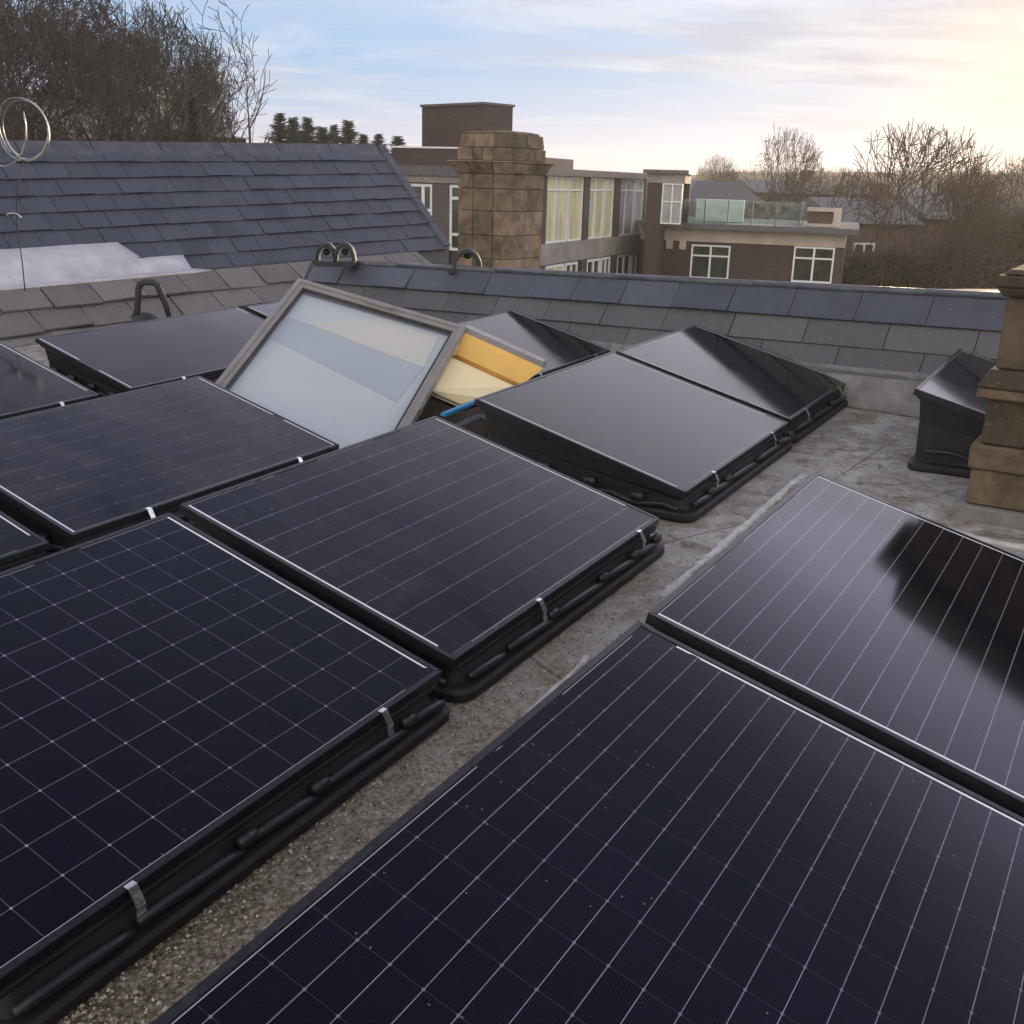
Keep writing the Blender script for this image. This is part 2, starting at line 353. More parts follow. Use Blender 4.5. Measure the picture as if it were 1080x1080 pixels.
# deck concrete
def deckmat():
    m_,n,p=newmat('weathered roof concrete'); v=n.coord('Object')
    big=n.noise(v,.9,8,.62,.4); med=n.noise(v,4.2,8,.68,.5); fine=n.noise(v,62,6,.8); grit=n.noise(v,120,3,.8)
    c=n.ramp(big,[(.30,(.25,.235,.215)),(.5,(.36,.345,.325)),(.7,(.46,.445,.42))])
    c=n.mix(n.ramp(med,[(.43,0.0),(.62,.85)]),c,(.17,.125,.075))
    pale=n.noise(n.mapping(v,loc=(7,3,1)),2.6,8,.7,.3)
    c=n.mix(n.ramp(pale,[(.54,0.0),(.62,.7)]),c,(.47,.45,.41))
    blot=n.noise(n.mapping(v,loc=(1,8,2)),7.5,8,.75,.6)
    c=n.mix(n.ramp(blot,[(.54,0.0),(.63,.8)]),c,(.07,.06,.045))
    pit=n.noise(n.mapping(v,loc=(4,4,4)),27,8,.8)
    c=n.mix(n.ramp(pit,[(.54,0.0),(.64,.7)]),c,(.10,.085,.06)); c=n.mix(n.ramp(pit,[(.34,.5),(.43,0.0)]),c,(.42,.40,.36))
    # coarse gravelly, dirtier towards the camera end
    s_=n.new('ShaderNodeSeparateXYZ'); n.link(v,s_.inputs[0])
    nearf=n.m('MULTIPLY',n.m('SUBTRACT',4.6,n.m('ADD',s_.outputs[1],n.m('MULTIPLY',big,1.2))),.5,clamp=True)
    nearf=n.m('MINIMUM',n.m('MAXIMUM',nearf,0.0),1.0)
    gr=n.ramp(fine,[(.38,(.028,.022,.014)),(.46,(.14,.105,.06)),(.53,(.29,.235,.155)),(.62,(.56,.50,.38))])
    c=n.mix(n.m('MULTIPLY',nearf,.85),c,gr)
    vo=n.vor(v,95,'F1','Color')
    c=n.mix(n.m('MULTIPLY',nearf,.10),c,vo,'OVERLAY')
    c=n.mix(n.m('MULTIPLY',n.ramp(grit,[(.55,0.0),(.75,1.0)]),.35),c,(.36,.34,.30))
    moss=n.m('MULTIPLY',n.ramp(n.noise(v,2.7,7,.7),[(.5,0.0),(.66,1.0)]),n.m('MULTIPLY',n.m('SUBTRACT',2.3,s_.outputs[1]),1.0,clamp=True))
    c=n.mix(n.m('MULTIPLY',moss,.8),c,(.10,.105,.02))
    wet=n.ramp(n.noise(v,1.7,5,.6,.8),[(.55,0.0),(.72,1.0)])
    c=n.mix(n.m('MULTIPLY',wet,.35),c,(.06,.055,.05))
    dv=n.mapping(v,loc=(3.3,1.2,0),rot=(0,0,R(58.5)))
    nn=n.new('ShaderNodeTexNoise'); nn.inputs['Scale'].default_value=3; n.link(dv,nn.inputs['Vector'])
    av=n.new('ShaderNodeVectorMath',operation='MULTIPLY_ADD'); n.link(nn.outputs['Color'],av.inputs[0]); av.inputs[1].default_value=(.04,.04,0); n.link(dv,av.inputs[2])
    cr=n.vor(av.outputs[0],.55,'DISTANCE_TO_EDGE','Distance',.7)
    crm=n.m('LESS_THAN',cr,.0032)
    c=n.mix(n.m('MULTIPLY',crm,.6),c,(.06,.055,.05))
    n.link(c,p.inputs['Base Color']); n.link(n.ramp(wet,[(0.0,.85),(1.0,.55)]),p.inputs['Roughness'])
    h=n.m('ADD',n.m('MULTIPLY',med,.4),n.m('MULTIPLY',fine,n.m('ADD',.12,n.m('MULTIPLY',nearf,.75)))); h=n.m('SUBTRACT',h,n.m('MULTIPLY',crm,.4))
    b_=n.new('ShaderNodeBump',i_Strength=.7,i_Distance=.012); n.link(h,b_.inputs['Height']); n.link(b_.outputs[0],p.inputs['Normal'])
    return m_
M['deck']=deckmat()
M['whitewash']=simple('worn white sealant',(.50,.49,.48),.8,0,.3,14,.6)
M['render']=simple('building wall render',(.2,.17,.14),.9)

# ------------------------------------------------------------------ large structure: deck, terrain
AZ=1.0225
D2=Vector((math.cos(AZ),math.sin(AZ),0)); A=Vector((-math.sin(AZ),math.cos(AZ),0))   # along the rows / up-slope
def deck():
    nx,ny=110,120; x0,x1,y0,y1=-7.5,8,-4,14.5; vs=[];fs=[]
    for j in range(ny+1):
        for i in range(nx+1):
            x=x0+(x1-x0)*i/nx; y=y0+(y1-y0)*j/ny
            vs.append((x,y,.006*noise.noise(Vector((x*2,y*2,0)))+.004*noise.noise(Vector((x*9,y*9,3)))-.004))
    for j in range(ny):
        for i in range(nx):
            a=j*(nx+1)+i; fs.append((a,a+1,a+nx+2,a+nx+1))
    b=MB(); b.add(vs,fs); o=b.build('roof_deck',M['deck'],smooth=True,mw=MA.copy()); tag(o,kind='structure')
    o['label']='weathered concrete flat roof deck between the solar panels'
    b=MB(); b.box(-7.4,7.9,-3.9,14.4,-11.5,-.03); o=b.build('building_walls',M['render'],mw=MA.copy()); tag(o,kind='structure')
deck()

def terrain():
    m_,n,p=newmat('rough winter ground'); v=n.coord('Object')
    f=n.noise(v,.06,8,.65); g=n.noise(v,.8,6,.7)
    c=n.ramp(f,[(.3,(.035,.038,.018)),(.5,(.06,.05,.03)),(.7,(.085,.065,.042))]); c=n.mix(n.ramp(g,[(.4,0.0),(.7,.6)]),c,(.03,.028,.015))
    n.link(c,p.inputs['Base Color']); p.inputs['Roughness'].default_value=.95
    vs=[];fs=[]
    def hz(x,y):
        z=-11.0
        # wooded bank on the left
        t=max(0,min(1,(y-28)/40)); s_=max(0,min(1,(-x-.25*y)/14)); s_=s_*s_*(3-2*s_); t=t*t*(3-2*t)
        s3=max(0,min(1,(-x-.05*y)/5)); s3=s3*s3*(3-2*s3)*max(0,min(1,(90-y)/20))
        z+=max(15.6*t*s_,12.2*t*s3)
        # long hill far off on the right
        t2=max(0,min(1,(y-150)/160)); t2=t2*t2*(3-2*t2)
        z+=t2*(15.5+5*noise.noise(Vector((x*.008,y*.004,1)))+1.2*noise.noise(Vector((x*.05,y*.03,4))))
        z+=.5*noise.noise(Vector((x*.06,y*.06,0)))
        return z
    xs=[-560,-480]+[-400+10*i for i in range(101)]+[660,720]
    ys=[-200,-120,-60]+[-30+8*i for i in range(60)]+[480,520,570,620]
    for y in ys:
        for x in xs: vs.append((x,y,hz(x,y)))
    W_=len(xs)
    for j in range(len(ys)-1):
        for i in range(W_-1): a=j*W_+i; fs.append((a,a+1,a+W_+1,a+W_))
    o=MB().add(vs,fs).build('terrain',m_,smooth=True); tag(o,kind='structure')
    return hz
hz=terrain()

# ------------------------------------------------------------------ slate roofs
def slates(b,O,ex,es,nrm,rows,width,x0f,x1f,thick=.012,gap=.006,lap=.03,jit=.004,r=rnd,rag=0):
    """O origin at the eave line, ex along the eave, es up the slope; rows = list of (s0,s1) from the eave up; x0f/x1f(s) limits"""
    for k,(s0,s1) in enumerate(rows):
        off=(k%2)*width*.5+r.uniform(-.03,.03)*width
        lo=min(x0f(s0),x0f(s1)); hi=max(x1f(s0),x1f(s1))
        i=math.floor((lo-off)/width)
        while i*width+off<hi:
            w_=width*(1+r.uniform(-.05,.05)) if False else width
            xa=i*width+off+gap/2; xb=xa+w_-gap; i+=1
            j0=r.uniform(-1,1)*rag; lift=r.uniform(.6,1.5)*thick
            def P(x,s,h):
                x=min(max(x,x0f(s)),x1f(s)); return O+ex*x+es*s+nrm*h
            if xb<=x0f(s0)+.01 or xa>=x1f(s0)-.01: continue
            a0=s0-lap+j0
            t=r.uniform(-jit,jit)
            low=[P(xa,a0,lift),P(xb,a0,lift+t),P(xb,s1,.001),P(xa,s1,.001)]
            top=[P(xa,a0,lift+thick),P(xb,a0,lift+thick+t),P(xb,s1,.001+thick*.5),P(xa,s1,.001+thick*.5)]
            if (low[0]-low[1]).length<.02: continue
            b.hexa(low+top)

# front slated parapet slope: ridge endpoints measured on the deck frame
ND=Vector((.643,.766,0)); TD=Vector((.766,-.643,0))
def front():
    root=empty('slate_parapet',mw=MA@Matrix.Translation(Vector((-.37,10.39,0))))
    inv=Matrix.Translation(-Vector((-.37,10.39,0)))
    Rl=Vector((-2.16,11.9,.60)); Rr=Vector((3.62,7.03,.80))     # ridge line
    ex=(Rr-Rl).normalized(); L=(Rr-Rl).length
    Bl=Rl-ND*.34; Bl.z=.08; Br=Rr-ND*.34; Br.z=.10
    ec=(Rl-Bl); H=ec.length; es=(ec-ex*ec.dot(ex)).normalized(); nrm=ex.cross(es).normalized()
    if nrm.z<0: nrm=-nrm
    O=Rl-es*H
    b=MB()
    H1=H-.02
    # backing
    back=-ND*.05
    b.add([O-ex*.12,O+ex*(L+.6),Rr+ex*.6,Rl-ex*.12],[(0,1,2,3)])
    back_o=None
    rows=[(0.0,H*.32),(H*.32,H*.64)]
    bs=MB(); slates(bs,O,ex,es,nrm,[(-.02,H*.31),(H*.31,H*.63)],.62,lambda s:-.12,lambda s:L+.6,.014,.006,.03)
    bs.v=[inv@v for v in bs.v]; bs.build('slates',M['slate_grey'],root,bevel=.002,seg=1)
    bt=MB(); slates(bt,O,ex,es,nrm,[(H*.62,H*.985)],.52,lambda s:0.0 if True else 0,lambda s:L+.6,.022,.005,.02)
    bt.v=[inv@v for v in bt.v]; bt.build('ridge_tile',M['ridge_tile'],root,bevel=.003,seg=1)
    # roll along the top, in lengths
    br=MB(); x=-.05
    while x<L+.6:
        l_=1.35; a_=Rl+ex*x; c_=Rl+ex*(x+l_-.012)
        br.tube([a_+Vector((0,0,.012)),c_+Vector((0,0,.010))],.030,10); x+=l_
    br.v=[inv@v for v in br.v]; br.build('ridge_roll',M['roll'],root,smooth=True)
    # solid body and back slope
    bb=MB(); e=ND*1.1
    q=[O-ex*.12,O+ex*(L+.6),Rr+ex*.6,Rl-ex*.12]
    q=[x-nrm*.012 for x in q]
    bk=[q[2]+e-Vector((0,0,.75)),q[3]+e-Vector((0,0,.75))]
    lowz=-.35
    g=[Vector((x.x,x.y,lowz)) for x in (q[0],q[1],bk[0],bk[1])]
    bb.add([q[0],q[1],q[2],q[3],bk[0],bk[1]]+g,[(0,1,2,3),(3,2,4,5),(0,6,7,1),(5,4,8,9),(1,7,8,4,2),(0,3,5,9,6),(6,9,8,7)])
    bb.v=[inv@v for v in bb.v]; bb.build('roof_core',M['gable'],root)
    # mortar fillet where the slates meet the deck
    f_=MB(); loops=[]; k=0
    x=-.9
    while x<L+.6:
        a0=O+ex*x; j=noise.noise(Vector((x*3,0,0)))*.03; j2=noise.noise(Vector((x*7,5,0)))*.02
        loops.append([a0-ND*(.16+j)+Vector((0,0,-a0.z+.0)),a0-ND*(.15+j)+Vector((0,0,-a0.z+.016+j2*.3)),a0-ND*.02+Vector((0,0,.02+j2)),a0+ND*.1+Vector((0,0,.0)),a0+ND*.1+Vector((0,0,-a0.z-.02))])
        x+=.11
    f_.loft(loops); f_.v=[inv@v for v in f_.v]; f_.build('mortar_fillet',M['fillet'],root,smooth=True)
    tag(root,'low slated parapet slope with blue ridge tiles crossing behind the solar panels','roof')
M['fillet']=simple('mortar fillet',(.19,.182,.17),.85,0,.35,7,.6)
front()

# left skirt of brown slates and the big blue slate roof behind it
def leftroofs():
    a_=R(48.5); D2=Vector((math.cos(a_),math.sin(a_),0)); A=Vector((-math.sin(a_),math.cos(a_),0))
    pitch=R(36); s_=A*math.cos(pitch)+Vector((0,0,math.sin(pitch))); n_=D2.cross(s_); n_=n_ if n_.z>0 else -n_
    m0=A.dot(Vector((-4.72,10.22,0))); Ob=A*m0+Vector((0,0,.08))
    root=empty('skirt_roof',mw=MA@Matrix.Translation(Ob)); inv=Matrix.Translation(-Ob)
    # top edge through the measured pixels
    T0=fplane(0,297,Ob,n_); T1=fplane(330,283,Ob,n_)
    top=((T0-Ob).dot(s_)+(T1-Ob).dot(s_))/2
    print('skirt top',(T0-Ob).dot(s_),(T1-Ob).dot(s_),T0,T1)
    xs=lambda P:(P-Ob).dot(D2)
    a0=-1.0; a1=xs(fplane(452,281,Ob,n_))
    h=top/2
    bs=MB(); slates(bs,Ob,D2,s_,n_,[(-.02,h),(h,2*h)],.52,lambda s:a0,lambda s:a1,.028,.014,.04,jit=.022,rag=.03)
    bs.v=[inv@v for v in bs.v]; bs.build('slates',M['slate_brown'],root,bevel=.002,seg=1)
    T=Ob+s_*top
    # body
    bb=MB(); e=A*1.4
    p0,p1=Ob+D2*a0-n_*.01,Ob+D2*a1-n_*.01; p2,p3=T+D2*a1-n_*.01,T+D2*a0-n_*.01
    p4,p5=p2+e,p3+e
    bb.add([p0,p1,p2,p3,p4,p5]+[Vector((q.x,q.y,-.4)) for q in (p0,p1,p4,p5)],[(0,1,2,3),(3,2,4,5),(0,6,7,1),(1,7,8,4,2),(0,3,5,9,6),(5,4,8,9),(6,9,8,7)])
    bb.v=[inv@v for v in bb.v]; bb.build('roof_core',M['gable'],root)
    f_=MB(); loops=[]; x=a0
    while x<a1:
        c=Ob+D2*x; j=noise.noise(Vector((x*3,9,0)))*.03
        loops.append([c-A*(.20+j)-Vector((0,0,.10)),c-A*(.17+j)-Vector((0,0,.055)),c-A*.02+Vector((0,0,.005+j*.5)),c+A*.1,c+A*.1-Vector((0,0,.1))]); x+=.12
    f_.loft(loops); f_.v=[inv@v for v in f_.v]; f_.build('mortar_fillet',M['fillet'],root,smooth=True)
    tag(root,'low skirt of weathered brown slates below the white flashing on the left','roof')
    # big roof
    P2=R(47); s2=A*math.cos(P2)+Vector((0,0,math.sin(P2))); n2=D2.cross(s2); n2=n2 if n2.z>0 else -n2
    O2=T+A*.42+Vector((0,0,-.02))
    root2=empty('slate_roof',mw=MA@Matrix.Translation(O2)); inv2=Matrix.Translation(-O2)
    k=lambda px,py:((fplane(px,py,O2,n2)-O2).dot(D2),(fplane(px,py,O2,n2)-O2).dot(s2))
    rl=k(0,143); rr=k(405,162); hb=k(478,273); e0=k(0,266); e1=k(330,251)
    print('big roof ridge',rl,rr,'hip',hb,'flash',e0,e1)
    Hs=(rl[1]+rr[1])/2
    hipx=lambda s: hb[0]+(rr[0]-hb[0])*(s-hb[1])/(rr[1]-hb[1])
    x_l=-6
    rows=[];nr=8; 
    for i in range(nr): rows.append((Hs*i/nr,Hs*(i+1)/nr))
    bs=MB(); slates(bs,O2,D2,s2,n2,rows,.36,lambda s:x_l,hipx,.020,.007,.05,jit=.010,rag=.005)
    bs.v=[inv2@v for v in bs.v]; bs.build('slates',M['slate_blue'],root2,bevel=.002,seg=1)
    bc=MB()
    e=A*6
    c=[O2+D2*x_l-n2*.012,O2+D2*hipx(0)-n2*.012,O2+s2*Hs+D2*hipx(Hs)-n2*.012,O2+s2*Hs+D2*x_l-n2*.012]
    bk=[c[1]+A*(2*Hs*math.cos(P2)),c[0]+A*(2*Hs*math.cos(P2))]
    lw=[Vector((q.x,q.y,-3)) for q in (c[0],c[1],bk[0],bk[1])]
    bc.add(c+bk+lw,[(0,1,2,3),(3,2,4,5),(1,4,2),(0,3,5),(0,6,7,1),(1,7,8,4),(4,8,9,5),(5,9,6,0),(6,9,8,7)])
    bc.v=[inv2@v for v in bc.v]; bc.build('roof_core',M['slate_grey'],root2)
    br=MB(); x=x_l
    while x<hipx(Hs)-.1:
        l_=min(.9,hipx(Hs)-x); a_=O2+s2*(Hs+.01)+D2*x; b_=a_+D2*(l_-.015)
        # angular ridge tile
        pr=[(-A*.16+Vector((0,0,-.13))),(-A*.02+Vector((0,0,.035))),(A*.02+Vector((0,0,.035))),(A*.16+Vector((0,0,-.13))),(A*.13+Vector((0,0,-.14))),(Vector((0,0,.0))),(-A*.13+Vector((0,0,-.14)))]
        br.loft([[a_+q for q in pr],[b_+q for q in pr]]); x+=l_
    br.v=[inv2@v for v in br.v]; br.build('ridge_tile',M['roll'],root2)
    # hip tiles down the right edge
    bh=MB(); p_top=O2+s2*Hs+D2*hipx(Hs); p_bot=O2+D2*hipx(0); L=(p_top-p_bot).length; d=(p_top-p_bot).normalized(); x=0
    sd_=d.cross(n2).normalized()
    while x<L-.1:
        a_=p_bot+d*x+n2*.03; b_=p_bot+d*min(L,x+.46)+n2*.02
        bh.hexa([a_-sd_*.07,a_+sd_*.07,b_+sd_*.07,b_-sd_*.07,a_-sd_*.06+n2*.03,a_+sd_*.06+n2*.03,b_+sd_*.06+n2*.03,b_-sd_*.06+n2*.03]); x+=.45
    bh.v=[inv2@v for v in bh.v]; bh.build('hip_tile',M['slate_blue'],root2)
    # lead flashing dressed from the skirt over the foot of the slates
    fx1=(fplane(205,288,O2,n2)-O2).dot(D2)
    fl=MB(); loops=[]; x=-6
    while x<=fx1+.01:
        j=.006*noise.noise(Vector((x*2.2,1,1))); j2=.003*noise.noise(Vector((x*5,7,1)))
        up=e0[1]+j if x<k(135,262)[0] else e0[1]*.45+j
        c_=T+D2*x
        loops.append([c_-s_*.03+n_*.045,c_+Vector((0,0,.02+j2)),O2+D2*x+Vector((0,0,.03+j2))-A*.05,O2+D2*x+s2*(up*.5)+n2*(.05+j2),O2+D2*x+s2*up+n2*.045,O2+D2*x+s2*up+n2*.02,O2+D2*x-n2*.02,c_-Vector((0,0,.05))]); x+=.18
    fl.loft(loops); fl.v=[inv2@v for v in fl.v]; fl.build('lead_flashing',M['lead'],root2,smooth=True)
    tag(root2,'large blue grey slate roof with a long ridge on the left','roof')
    return T,O2,s2,n2,k
T_skirt,O2,s2,n2,kbig=leftroofs()

# ------------------------------------------------------------------ solar panels
PAN={
'A':[-1.0507,1.6448,0.1567,1.0269,0.2637,1.6,1.2464],
'B':[-0.1899,3.0852,0.1581,1.0241,0.2568,1.6559,1.2758],
'C':[0.8476,4.8859,0.158,1.0269,0.2608,1.6599,1.2636],
'D':[1.7408,6.395,0.1533,1.0209,0.2566,1.3767,1.2584],
'E':[-1.9057,4.2772,0.1585,1.0198,0.2549,1.7669,1.1276],
'F':[0.5525-.5*math.cos(1.0141),0.6859-.5*math.sin(1.0141),0.157,1.0141,0.2562,2.1,1.2708],
'G':[1.4448,2.0786,0.158,1.0219,0.2594,1.6407,1.2847],
'H':[-2.6822,7.2716,0.1642,1.01,0.2595,2.0216,1.055],
'J':[-3.6784,5.7561,0.157,1.0225,0.2587,1.6,1.2708],
'K':[-2.807,2.8306,0.157,1.0194,0.2634,1.6,1.2708],
'L':[0.0163,7.5291,0.1542,1.0201,0.2593,1.6,1.0335],
'M':[3.3005,5.2029,0.155,1.0333,0.2588,1.5074,1.242],
'I':[-1.545,9.05,.158,1.015,.2595,1.2,1.055],
}
LAB={
'A':'black solar panel with a bright square cell grid, nearest on the left',
'B':'solar panel in the long row between the square grid panel and the blue plastic',
'C':'solar panel with pale sky sheen, its tray raised clear beside the blue plastic piece',
'D':'farthest solar panel of the long row, half dark, touching the slate parapet',
'E':'dusty smeared solar panel directly left of the open roof window',
'F':'large solar panel with fine parallel white lines filling the bottom right corner',
'G':'solar panel carrying the black chimney reflection, in front of the stone chimney base',
'H':'solar panel below the black arched fitting at the foot of the brown slates',
'J':'solar panel cut off by the left edge, just left of the arched fitting',
'K':'thin sliver of solar panel at the left edge above the cell grid panel',
'L':'solar panel seen behind the orange lining of the open roof window',
'M':'small looking solar panel on a tall black tray tucked behind the right stone chimney',
'I':'solar panel mostly hidden behind the top left corner of the roof window',
}
#      pu,  pv,   su, sv, dots, uo(from far edge), vo(from high), dust
STY={
'A':(.1275,.1247,.30,.46,.9,.0275,-.009,.10),
'B':(.1275,.1250,.12,.50,.45,.0275,.0,.8),
'C':(.1275,.1250,.03,.12,.05,.0275,.0,.7),
'D':(.1275,.1250,.02,.06,.05,.0275,.0,.2),
'E':(.1275,.1250,.10,.28,.4,.0275,.0,1.3),
'F':(.1320,.0720,.06,.62,.35,.050,.056,.06),
'G':(.1320,.0760,.02,.60,.1,.050,.085,.12),
}
def make_panel(key):
    x,y,z,az,t,w,l=PAN[key]
    mw=MA@Matrix.Translation((x,y,0))@Matrix.Rotation(az,4,'Z')
    root=empty('solar_panel',mw=mw)
    ct,st=math.cos(t),math.sin(t)
    def P(u_,v_,h=0): return Vector((u_,v_*ct-h*st,z+v_*st+h*ct))      # h normal to the panel, 0 = top face
    fw=.020; th=.036
    # glass
    b=MB(); b.add([P(fw-.002,fw-.002,-.0025),P(w-fw+.002,fw-.002,-.0025),P(w-fw+.002,l-fw+.002,-.0025),P(fw-.002,l-fw+.002,-.0025)],[(0,1,2,3)])
    sty=STY.get(key,(.1275,.125,.03,.10,.1,.0275,0,.6))
    # uv measured from the far/high corner
    mt=pv('solar cells '+key,sty[0],sty[1],sty[2],sty[3],sty[4],w,l,sty[5],sty[6],sty[7],wide=.0019 if key in 'AF' else .0026)
    g=b.build('glass',mt,root); uvl=g.data.uv_layers.new(name='UVMap')
    cs={0:(w-(fw-.002),l-(fw-.002)),1:(fw-.002,l-(fw-.002)),2:(fw-.002,fw-.002),3:(w-(fw-.002),fw-.002)}
    for lp in g.data.loops: uvl.data[lp.index].uv=cs[lp.vertex_index]
    # frame: four mitred bars
    b=MB()
    def bar(p,q,pi,qi):
        b.hexa([P(*p,-th),P(*q,-th),P(*qi,-th),P(*pi,-th),P(*p,0),P(*q,0),P(*qi,0),P(*pi,0)])
    O_=[(0,0),(w,0),(w,l),(0,l)]; I_=[(fw,fw),(w-fw,fw),(w-fw,l-fw),(fw,l-fw)]
    for i in range(4): bar(O_[i],O_[(i+1)%4],I_[i],I_[(i+1)%4])
    b.build('frame',M['frame'],root,bevel=.0015,seg=2)
    # laminate underside
    # tray: tapering tub with a rolled foot
    def loop(x0,x1,y0,y1,zf,rad,n=5):
        pts=[]
        for cx,cy,a0 in ((x1-rad,y0+rad,-90),(x1-rad,y1-rad,0),(x0+rad,y1-rad,90),(x0+rad,y0+rad,180)):
            for k in range(n+1):
                a=R(a0+90*k/n); px,py=cx+rad*math.cos(a),cy+rad*math.sin(a); pts.append(Vector((px,py,zf(px,py))))
        return pts
    yh=l*ct
    under=lambda px,py: z-.040+(py/ct)*st
    b=MB()
    b.loft([loop(-.005,w+.005,-.040,yh+.0,lambda a,c:.000,.07),
            loop(-.012,w+.012,-.048,yh+.0,lambda a,c:.012,.07),
            loop(-.012,w+.012,-.048,yh+.0,lambda a,c:.034,.07),
            loop(-.0,w-.0,-.038,yh-.012,lambda a,c:.046,.07),
            loop(.030,w-.030,-.008,yh-.03,lambda a,c:.052,.06),
            loop(.040,w-.040,.012,yh-.03,lambda a,c:min(under(a,c)-.004,.10) if c<.3 else under(a,c)*.6+.02,.05),
            loop(.030,w-.030,.006,yh-.02,lambda a,c:under(a,c)-.012,.04),
            loop(.012,w-.012,.004,yh-.008,lambda a,c:under(a,c)-.012,.02),
            loop(.012,w-.012,.004,yh-.008,lambda a,c:under(a,c)+.001,.02)])
    tr=b.build('mounting_tray',M['tray'],root,smooth=False,bevel=.003,seg=1)
    # moulded ribs / conduit lengths along the low lip
    b=MB(); r=random.Random(ord(key)); x_=.05
    while x_<w-.12:
        l_=r.uniform(.20,.42); 
        if x_+l_>w-.04: l_=w-.04-x_
        n_=7; pts=[]
        for i in range(n_):
            f_=i/(n_-1); pts.append((x_+l_*f_,-.026-.003*math.sin(f_*math.pi),.083+.005*math.sin(f_*math.pi)-.014*f_+r.uniform(-.001,.001)))
        b.tube(pts,[.012,.015,.016,.016,.016,.015,.012],6)
        if r.random()<.8: b.box(x_+l_-.006,x_+l_+.05,-.036,-.008,.072,.104)
        x_+=l_+r.uniform(.015,.05)
    b.build('edge_conduit',M['cable'],root,smooth=True)
    # side pipes visible in the gap (near side)
    b=MB(); pts=[]
    for i in range(16):
        f_=i/15; yy=.04+(yh-.14)*f_; pts.append((.004+.008*math.sin(f_*19),yy,.058+.17*f_*st*3.2*.5+.012*math.sin(f_*23)))
    b.tube(pts,.014,8)
    for f_ in ((.2,.45,.7,.92) if key not in 'MI' else ()):
        yy=.04+(yh-.14)*f_; b.box(-.014,.026,yy-.03,yy+.03,.045+.14*f_,.085+.15*f_)
    b.build('side_conduit',M['cable'],root,smooth=True)
    # steel clamps on the low edge
    for fr in ((.235,.81) if key!='B' else (.34,.87)):
        cx=w*fr; hw=.013; b=MB()
        prof=[(.012,z+.0035),(-.003,z+.0025),(-.010,z-.012),(-.024,z-.040),(-.020,z-.058),(-.034,z-.085)]
        for (ya,za),(yb,zb) in zip(prof[:-1],prof[1:]):
            nx=Vector((0,-(zb-za),yb-ya)).normalized()*.0016
            if nx.y>0: nx=-nx
            q=[Vector((cx-hw,ya,za)),Vector((cx+hw,ya,za)),Vector((cx+hw,yb,zb)),Vector((cx-hw,yb,zb))]
            b.hexa(q+[v+nx for v in q])
        b.build('clamp',M['steel'],root)
    tag(root,LAB[key],'solar panel','solar panels mounted in black trays on the flat roof')
    return root
for key in PAN: make_panel(key)

# ragged white sealant strip on the deck beside the right-hand panels
def strips():
    def ribbon(name,pts,wid,seed,lab):
        b=MB(); r=random.Random(seed); loops=[]
        n=len(pts)-1; P=[]
        for i in range(n):
            m_=max(2,int((pts[i+1]-pts[i]).length/.025))
            for k in range(m_): P.append(pts[i].lerp(pts[i+1],k/m_))
        for i,p in enumerate(P):
            t=(P[min(i+1,len(P)-1)]-P[max(0,i-1)]).normalized(); s_=Vector((-t.y,t.x,0))
            a=wid*(.55+.5*noise.noise(Vector((i*.13,seed,0)))+.35*noise.noise(Vector((i*.5,seed,3)))); c=wid*(.55+.5*noise.noise(Vector((i*.11,seed,9)))+.35*noise.noise(Vector((i*.6,seed,5))))
            a=max(a,.004); c=max(c,.004); h=.010
            loops.append([p-s_*c+Vector((0,0,-.012)),p+s_*a+Vector((0,0,-.012)),p+s_*a*.9+Vector((0,0,h*.7)),p+Vector((0,0,h)),p-s_*c*.9+Vector((0,0,h*.7))])
        b.loft(loops); o=b.build(name,M['whitewash'],mw=MA.copy(),smooth=True); tag(o,lab,'sealant')
    ribbon('sealant_strip',[fz(x,y,0) for x,y in ((700,628),(728,604),(760,577),(800,541),(838,508),(850,500))],.035,3,'ragged white sealant line along the left edge of the panel with the dark reflection')
    ribbon('sealant_strip',[fz(x,y,0) for x,y in ((990,556),(1030,568),(1080,577),(1130,590))],.05,5,'white sealant line on the deck at the foot of the right chimney')
    ribbon('sealant_strip',[fz(x,y,0) for x,y in ((500,812),(560,752),(610,704),(622,690))],.022,8,'thin pale sealant smear on the gravel strip beside the near right panel')
strips()

